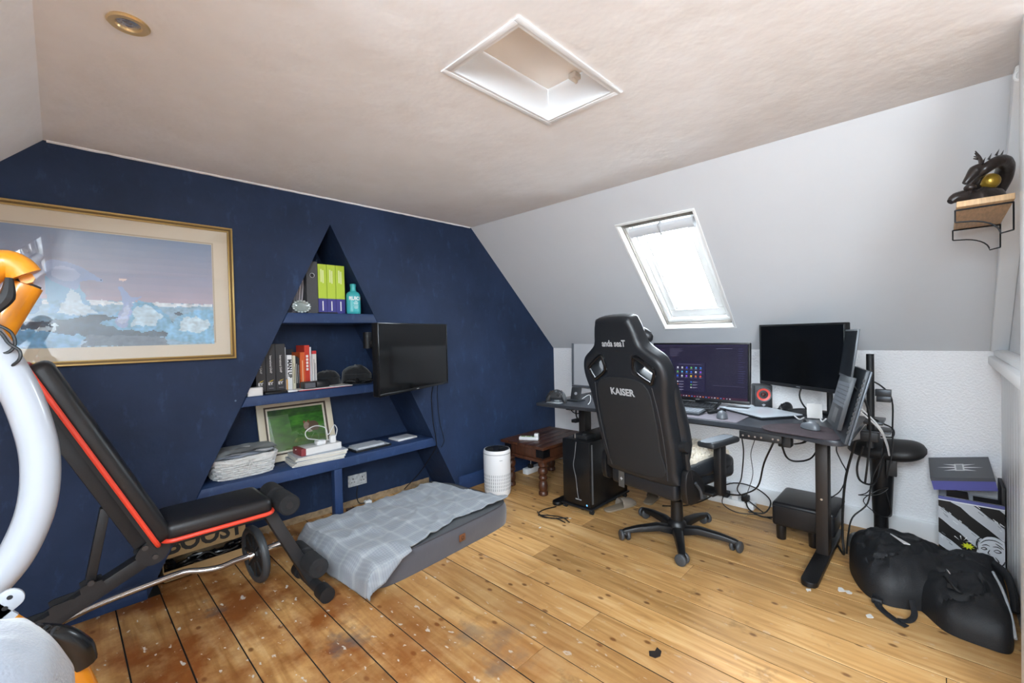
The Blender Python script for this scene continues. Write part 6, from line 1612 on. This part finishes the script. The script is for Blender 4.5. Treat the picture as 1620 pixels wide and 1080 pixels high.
for k in range(6):
    c0 = -.26+.118*k*1.15
    pts = []
    for j in range(12): pts.append((-.05+.36*j/11, c0+.30-(.36*j/11)*.82+.03+rs.uniform(-.004,.004)))
    lo_ = [(x, y-.062+rs.uniform(-.004,.004)) for x, y in pts[::-1]]
    q = clip_poly(pts+lo_, 0, 0, BW, BH)
    if len(q) > 2: PP.append((q, '#c3c6cb'))
    for j in range(18):
        x_ = rs.uniform(0, BW); y_ = c0+.33-x_*.82-.03-.05*.82+rs.uniform(-.02,.02)+.02; w_ = rs.uniform(.006,.02)
        q = clip_poly([(x_,y_),(x_+w_,y_-w_*.8),(x_+w_,y_-w_*.8+.004),(x_,y_+.004)], 0, 0, BW, BH)
        if len(q) > 2: PP.append((q, rs.choice(['#e6e8ea','#8d9197','#6a6e75'])))
PP.append(([(0,BH-.016),(BW,BH-.016),(BW,BH),(0,BH)], '#5a5f9c'))
PP.append(([(0,BH-.022),(BW,BH-.022),(BW,BH-.016),(0,BH-.016)], '#e3e5ea'))
# sketched face, flash marks
fc = smooth_loop([(.135,.06),(.14,.12),(.155,.17),(.185,.195),(.22,.19),(.232,.17),(.232,.03),(.20,.02),(.16,.03)], 3)
PP.append((clip_poly(fc, 0, 0, BW, BH), '#dfe2e6'))
def stroke(P_, w_, c):
    P_ = smooth_loop(P_, 3, closed=False); L1, L2 = [], []
    for i in range(len(P_)):
        a, b_ = P_[max(0, i-1)], P_[min(len(P_)-1, i+1)]; dx, dy = b_[0]-a[0], b_[1]-a[1]; l_ = math.hypot(dx, dy) or 1
        k = w_*(.4+.6*math.sin(PI*i/max(1, len(P_)-1)))
        L1.append((P_[i][0]-dy/l_*k, P_[i][1]+dx/l_*k)); L2.append((P_[i][0]+dy/l_*k, P_[i][1]-dx/l_*k))
    for i in range(len(P_)-1): PP.append(([L1[i],L1[i+1],L2[i+1],L2[i]], c))
INK = '#15161a'
for P_ in ([(.135,.13),(.14,.165),(.165,.188),(.20,.196),(.23,.18)], [(.15,.15),(.17,.172),(.20,.178),(.225,.165)], [(.155,.142),(.17,.150),(.182,.146)], [(.192,.146),(.208,.150),(.222,.142)],
           [(.152,.128),(.162,.136),(.172,.130),(.162,.124),(.152,.128)], [(.195,.128),(.207,.136),(.220,.128),(.207,.122),(.195,.128)], [(.182,.13),(.176,.112),(.184,.108)],
           [(.160,.098),(.178,.100),(.196,.086),(.180,.074),(.164,.082),(.160,.098)], [(.14,.10),(.135,.07),(.15,.04)], [(.20,.10),(.212,.08),(.205,.05),(.225,.03)], [(.21,.06),(.225,.07),(.232,.09)], [(.145,.17),(.138,.15),(.142,.12)], [(.222,.05),(.228,.03),(.232,.02)], [(.20,.17),(.215,.16),(.228,.148)]): stroke(P_, .0022, INK)
PP.append((smooth_loop([(.163,.094),(.176,.096),(.190,.086),(.178,.079),(.167,.083)], 3), INK))
for cx__, cy__, rr in ((.107,.128,.026),):
    st = []
    for k in range(18):
        a = 2*PI*k/18; r_ = rr*(1 if k % 2 else .5); st.append((cx__+r_*math.cos(a), cy__+r_*.7*math.sin(a)))
    PP.append((st, '#d6dc2a'))
for a in (.5, 1.1, 1.7, 2.3): PP.append(([(.085+.012*math.cos(a), .14+.012*math.sin(a)), (.085+.04*math.cos(a+.06), .14+.034*math.sin(a+.06)), (.085+.04*math.cos(a-.06), .14+.034*math.sin(a-.06))], '#eef0f0'))
MB().polys(PP, SBM).build('printed_front', print_mat('carton print', .5), sb_)
MB().box((SX0+.01,SY0+.01,SZ-.06), (SX1-.01,SY0+.10,SZ-.005)).build('contents', BLK, sb_)
MB().box((SX0+.02,SY0+.12,SZ-.06), (SX1-.04,SY1-.03,SZ+.02)).build('contents', mat('dark brown case', '#2a2421', .5), sb_, bevel=.004)
lidb = root('star_box', (-.15,-2.87,.36), 'grey and purple lid with a white star emblem tilted on the striped carton', 'box lid')
STM = Matrix.Translation((-.285,-2.755,.385)) @ Matrix.Rotation(math.radians(-11), 4, 'X') @ Matrix.Rotation(math.radians(-12), 4, 'Y')
LW, LD = .232, .245
MB().box((0,-LW,.0), (LD,0,.066), 0, STM).build('rim', mat('violet card', '#5f61a6', .55), lidb)
MB().box((-.001,-LW-.001,.050), (LD+.001,.001,.068), 0, STM).build('top', mat('dark grey card', '#55585d', .5), lidb)
em = []
for s_ in (-1, 1):
    for of, l_ in ((0, .088), (.026, .062), (-.026, .062)):
        em.append(([(of-.009, s_*.012), (of*1.5, s_*l_), (of+.009, s_*.012)], '#d9dbdd'))
em.append(([(-.040,-.018),(.040,-.018),(.040,.018),(-.040,.018)], '#d9dbdd'))
em.append(([(-.032,-.012),(.032,-.012),(.032,.012),(-.032,.012)], '#8f9296'))
MB().polys(em, STM @ Matrix.Translation((LD*.48,-LW/2,.0685))).build('emblem', print_mat('carton print', .5), lidb)
bkx = MB().box((-.25,-3.010,.30), (-.05,-2.995,.44)).build('black_folder', BLK, label='thin black folder standing in the carton beside the partition', cat='folder', bevel=.002)

# ================================================================== BACKPACK
def lump(mb, poly, H_, seed, sk_=(0, 0), rings=22, wr=.012, prof=.55):
    n_ = len(poly); cx__ = sum(q[0] for q in poly)/n_+sk_[0]; cy__ = sum(q[1] for q in poly)/n_+sk_[1]
    vs = []; fs = []
    for j in range(rings+1):
        t = j/rings
        k = 1-t**1.25
        bulge = 1+.035*math.sin(PI*min(1, t*3))
        for (x, y) in poly:
            px, py = cx__+(x-cx__)*k*bulge, cy__+(y-cy__)*k*bulge
            h_ = H_*(1-(1-t)**2.6)**prof
            h_ += wr*t**.3*(nz(px*9+seed, py*9, 1)+.7*nz(px*22, py*22+seed, 2))*(1.2 if t > .1 else .4)
            cr = abs(nz(px*6+seed*2, py*6, 5)); h_ -= .020*math.exp(-(cr/.05)**2)*min(1, t*3)
            h_ += .013*max(0, 1-abs(nz(px*5+py*4+seed, py*9-px*3, 8))*3)**2*min(1, t*4)-.006
            vs.append((px, py, max(.002, h_)))
    for j in range(rings):
        for i in range(n_):
            i2 = (i+1) % n_; fs.append((j*n_+i, j*n_+i2, (j+1)*n_+i2, (j+1)*n_+i))
    fs.append(tuple(range(n_))[::-1])
    return mb.add(vs, fs)
bp_ = root('backpack', (-.65,-2.70,0), 'slumped black backpack on the floor in front of the boxes', 'backpack')
NYB = mat('black backpack nylon', '#14161a', .6, bump=.35, bscale=240)
pA = smooth_loop([(-.45,-2.43),(-.55,-2.43),(-.70,-2.455),(-.86,-2.52),(-.915,-2.60),(-.88,-2.70),(-.80,-2.80),(-.62,-2.88),(-.45,-2.86),(-.375,-2.74),(-.36,-2.60),(-.385,-2.48)], 6)
lump(MB(), pA, .205, 1.7, (.02,.02), rings=30, wr=.016).build('main_body', NYB, bp_, smooth=True, fix=True)
pB = smooth_loop([(-.80,-2.69),(-.90,-2.74),(-.985,-2.80),(-1.005,-2.90),(-.995,-2.965),(-.90,-2.985),(-.70,-2.99),(-.48,-2.99),(-.33,-2.97),(-.33,-2.86),(-.42,-2.76),(-.62,-2.70)], 6)
lump(MB(), pB, .175, 5.2, (.10,-.0), rings=30, wr=.014).build('front_pocket', NYB, bp_, smooth=True, fix=True)
GPI = mat('grey reflective piping', '#b9bdc2', .4)
MB().tube([(-.62,-2.945,.155),(-.74,-2.965,.135),(-.86,-2.98,.09),(-.95,-2.985,.045)], .005, 6).build('piping', GPI, bp_, smooth=True)
MB().tube([(-.56,-2.955,.165),(-.66,-2.985,.165),(-.76,-2.995,.13),(-.80,-2.995,.08)], .022, 8, flat=(1,.6)).build('carry_handle', NYB, bp_, smooth=True)
MB().prism([(-.60,-2.600),(-.605,-2.607),(-.685,-2.678),(-.690,-2.655)], .0, .004, M=Matrix.Translation((0,0,.212)) @ Matrix.Identity(4)).build('white_flash', mat('reflective white', '#dfe1e3', .4), bp_, fix=True)
stp = MB(); stp.tube([(-.90,-2.57,.03),(-.965,-2.585,.012),(-1.02,-2.635,.006),(-1.05,-2.68,.006)], .014, 8, flat=(.22,1)); stp.build('strap', NYB, bp_, smooth=True)
MB().tube([(-.90,-2.69,.05),(-.955,-2.70,.02),(-1.00,-2.685,.008),(-1.03,-2.655,.012)], .011, 8, flat=(.22,1)).build('strap', NYB, bp_, smooth=True)
MB().box((-.945,-2.595,.006), (-.915,-2.555,.03)).build('buckle', BLK, bp_, bevel=.006)
MB().box((-.865,-2.83,.135), (-.815,-2.80,.155)).tube([(-.80,-2.79,.15),(-.84,-2.80,.165),(-.88,-2.83,.14),(-.86,-2.85,.13),(-.82,-2.83,.15)], .006, 6).build('clip', BLK, bp_, bevel=0)
MB().tube([(-.79,-2.795,.175),(-.80,-2.80,.185),(-.815,-2.81,.175)], .003, 6).build('zip_pull', METAL, bp_, smooth=True)

# ================================================================== WALL SHELF WITH DRAGON
ws = root('wall_shelf', (-.98,-2.90,1.50), 'small wooden shelf on black wire brackets fixed to the partition', 'shelf')
WS0, WS1, WY_0, WY_1, WZ = -1.26, -.72, -2.964, -2.828, 1.655
OAK = mat('pale oak', '#c2a077', .55, var=.2, vscale=5, stretch=(3,26,3))
MB().box((WS0,WY_0,WZ), (WS1,WY_1,WZ+.020)).build('board', OAK, ws, bevel=.002)
for x_ in (WS0+.04, WS1-.03):
    br = MB()
    br.tube([(x_,WY_1+.003,WZ-.002),(x_,WY_1+.003,WZ-.045)], .0025, 6, smooth=False).tube([(x_,WY_1+.003,WZ-.045)]+[(x_,WY_1-.02-.085*math.sin(t), WZ-.047-.055*(1-math.cos(t))) for t in [PI/2*k/8 for k in range(9)]]+[(x_,WY_0-.0,WZ-.095)], .0025, 6, smooth=False)
    br.tube([(x_,WY_0+.001,WZ-.095),(x_,WY_0+.001,WZ-.002)], .0025, 6, smooth=False).tube([(x_,WY_0,WZ-.003),(x_,WY_1+.003,WZ-.003)], .003, 6, smooth=False)
    br.build('bracket', mat('black iron', '#16161a'), ws, smooth=True)
dg_ = root('dragon_figurine', (-1.0,-2.90,WZ+.020), 'dark bronze dragon figurine curled round a golden ball on wall shelf', 'figurine')
BRZ = mat('dark bronze resin', '#2f2826', .32, .25, bump=.5, bscale=60, var=.3, vscale=25, bdist=.003); GLD = mat('mottled gold', '#b08c34', .35, .6, bump=.6, bscale=50)
ZB = WZ+.020
def rock(c, sx, sy, sz, seed, n=24):
    mb = MB()
    mb.grid(lambda u, v: (c[0]+sx*math.cos(2*PI*u)*math.cos(v*PI/2)**.55*(1+.12*nz(math.cos(2*PI*u)*2+seed, math.sin(2*PI*u)*2, v*2)), c[1]+sy*math.sin(2*PI*u)*math.cos(v*PI/2)**.55, c[2]+sz*math.sin(v*PI/2)**.8*(1+.25*nz(seed, math.cos(2*PI*u)*2, math.sin(2*PI*u)*2))), 36, 10)
    return mb
rk = rock((-1.10,-2.895,ZB), .15, .062, .055, 2.)
rk.build('rock_base', BRZ, dg_, smooth=True)
MB().tube([(-1.22,-2.845,ZB+.022),(-1.235,-2.825,ZB+.018),(-1.245,-2.812,ZB+.006)], [.022,.018,.010], 10).build('rock_lip', BRZ, dg_, smooth=True)
mu = MB().tube([(-1.215,-2.862,ZB+.008),(-1.215,-2.862,ZB+.04)], .008, 8, smooth=False).sphere((-1.215,-2.862,ZB+.05), (.017,.017,.013), 14)
mu.build('mushroom', BRZ, dg_, smooth=True)
MB().sphere((-1.12,-2.915,ZB+.08), .028, 18).build('golden_ball', GLD, dg_, smooth=True)
body = [(-1.02,-2.93,ZB+.05),(-1.05,-2.95,ZB+.10),(-1.10,-2.953,ZB+.135),(-1.16,-2.935,ZB+.137),(-1.19,-2.905,ZB+.115),(-1.185,-2.885,ZB+.10)]
MB().tube(body, [.026,.027,.024,.020,.018,.017], 12).build('body', BRZ, dg_, smooth=True)
hd = MB()
hd.tube([(-1.187,-2.892,ZB+.118),(-1.19,-2.877,ZB+.110),(-1.20,-2.862,ZB+.088),(-1.205,-2.850,ZB+.070)], [.018,.021,.014,.009], 10)
hd.tube([(-1.188,-2.884,ZB+.095),(-1.195,-2.868,ZB+.074),(-1.20,-2.858,ZB+.060)], [.012,.010,.006], 8)
hd.build('head', BRZ, dg_, smooth=True)
for s_ in (-1, 1):
    MB().tube([(-1.187+.008*s_,-2.892,ZB+.13),(-1.187+.012*s_,-2.886,ZB+.155),(-1.187+.012*s_,-2.876,ZB+.178)], [.006,.004,.0015], 8).tube([(-1.187+.011*s_,-2.887,ZB+.152),(-1.187+.014*s_,-2.872,ZB+.160)], [.004,.0015], 6).build('horn', BRZ, dg_, smooth=True)
sc_ = MB()
for k in range(9):
    t = k/8; i = min(len(body)-2, int(t*(len(body)-1))); f = t*(len(body)-1)-i
    q = V(body[i]).lerp(V(body[i+1]), f); sc_.add([q+V((.012,0,.024)), q+V((-.012,0,.024)), q+V((0,-.004,.044)), q+V((0,.008,.024))], [(0,1,2),(1,3,2),(3,0,2)])
sc_.build('spines', BRZ, dg_, kind='stuff')
MB().tube([(-1.15,-2.905,ZB+.12),(-1.165,-2.885,ZB+.085),(-1.15,-2.878,ZB+.055)], [.012,.010,.008], 8).tube([(-1.06,-2.93,ZB+.07),(-1.10,-2.895,ZB+.07),(-1.13,-2.885,ZB+.06)], [.016,.013,.009], 8).build('claw_leg', BRZ, dg_, smooth=True)

# small spots of white paint on the boards
DSP = mat('dark scrap', '#1f1712', .8)
MB().prism([(-1.907,-1.977),(-1.887,-1.965),(-1.871,-1.982),(-1.847,-1.979),(-1.855,-2.001),(-1.881,-2.009),(-1.903,-1.999)], 0, .004).build('wood_chip', DSP, fix=True, label='small dark chip lying on the boards in the foreground', cat='chip')
PSP = mat('dried white paint', '#d8d6d1', .7)
rs = random.Random(8)
for k, (x, y, r_) in enumerate(((-.895,-2.44,.02),(-.90,-2.47,.015),(-1.06,-2.56,.013),(-1.09,-.99,.008),(-1.33,-.93,.008),(-1.0,-2.33,.012))):
    P_ = [(x+r_*(1+.5*rs.uniform(-1,1))*math.cos(a)*1.3, y+r_*(1+.5*rs.uniform(-1,1))*math.sin(a)*.8) for a in [2*PI*j/9 for j in range(9)]]
    MB().prism(P_, .0, .0012).build('paint_spot', PSP, fl, fix=True)
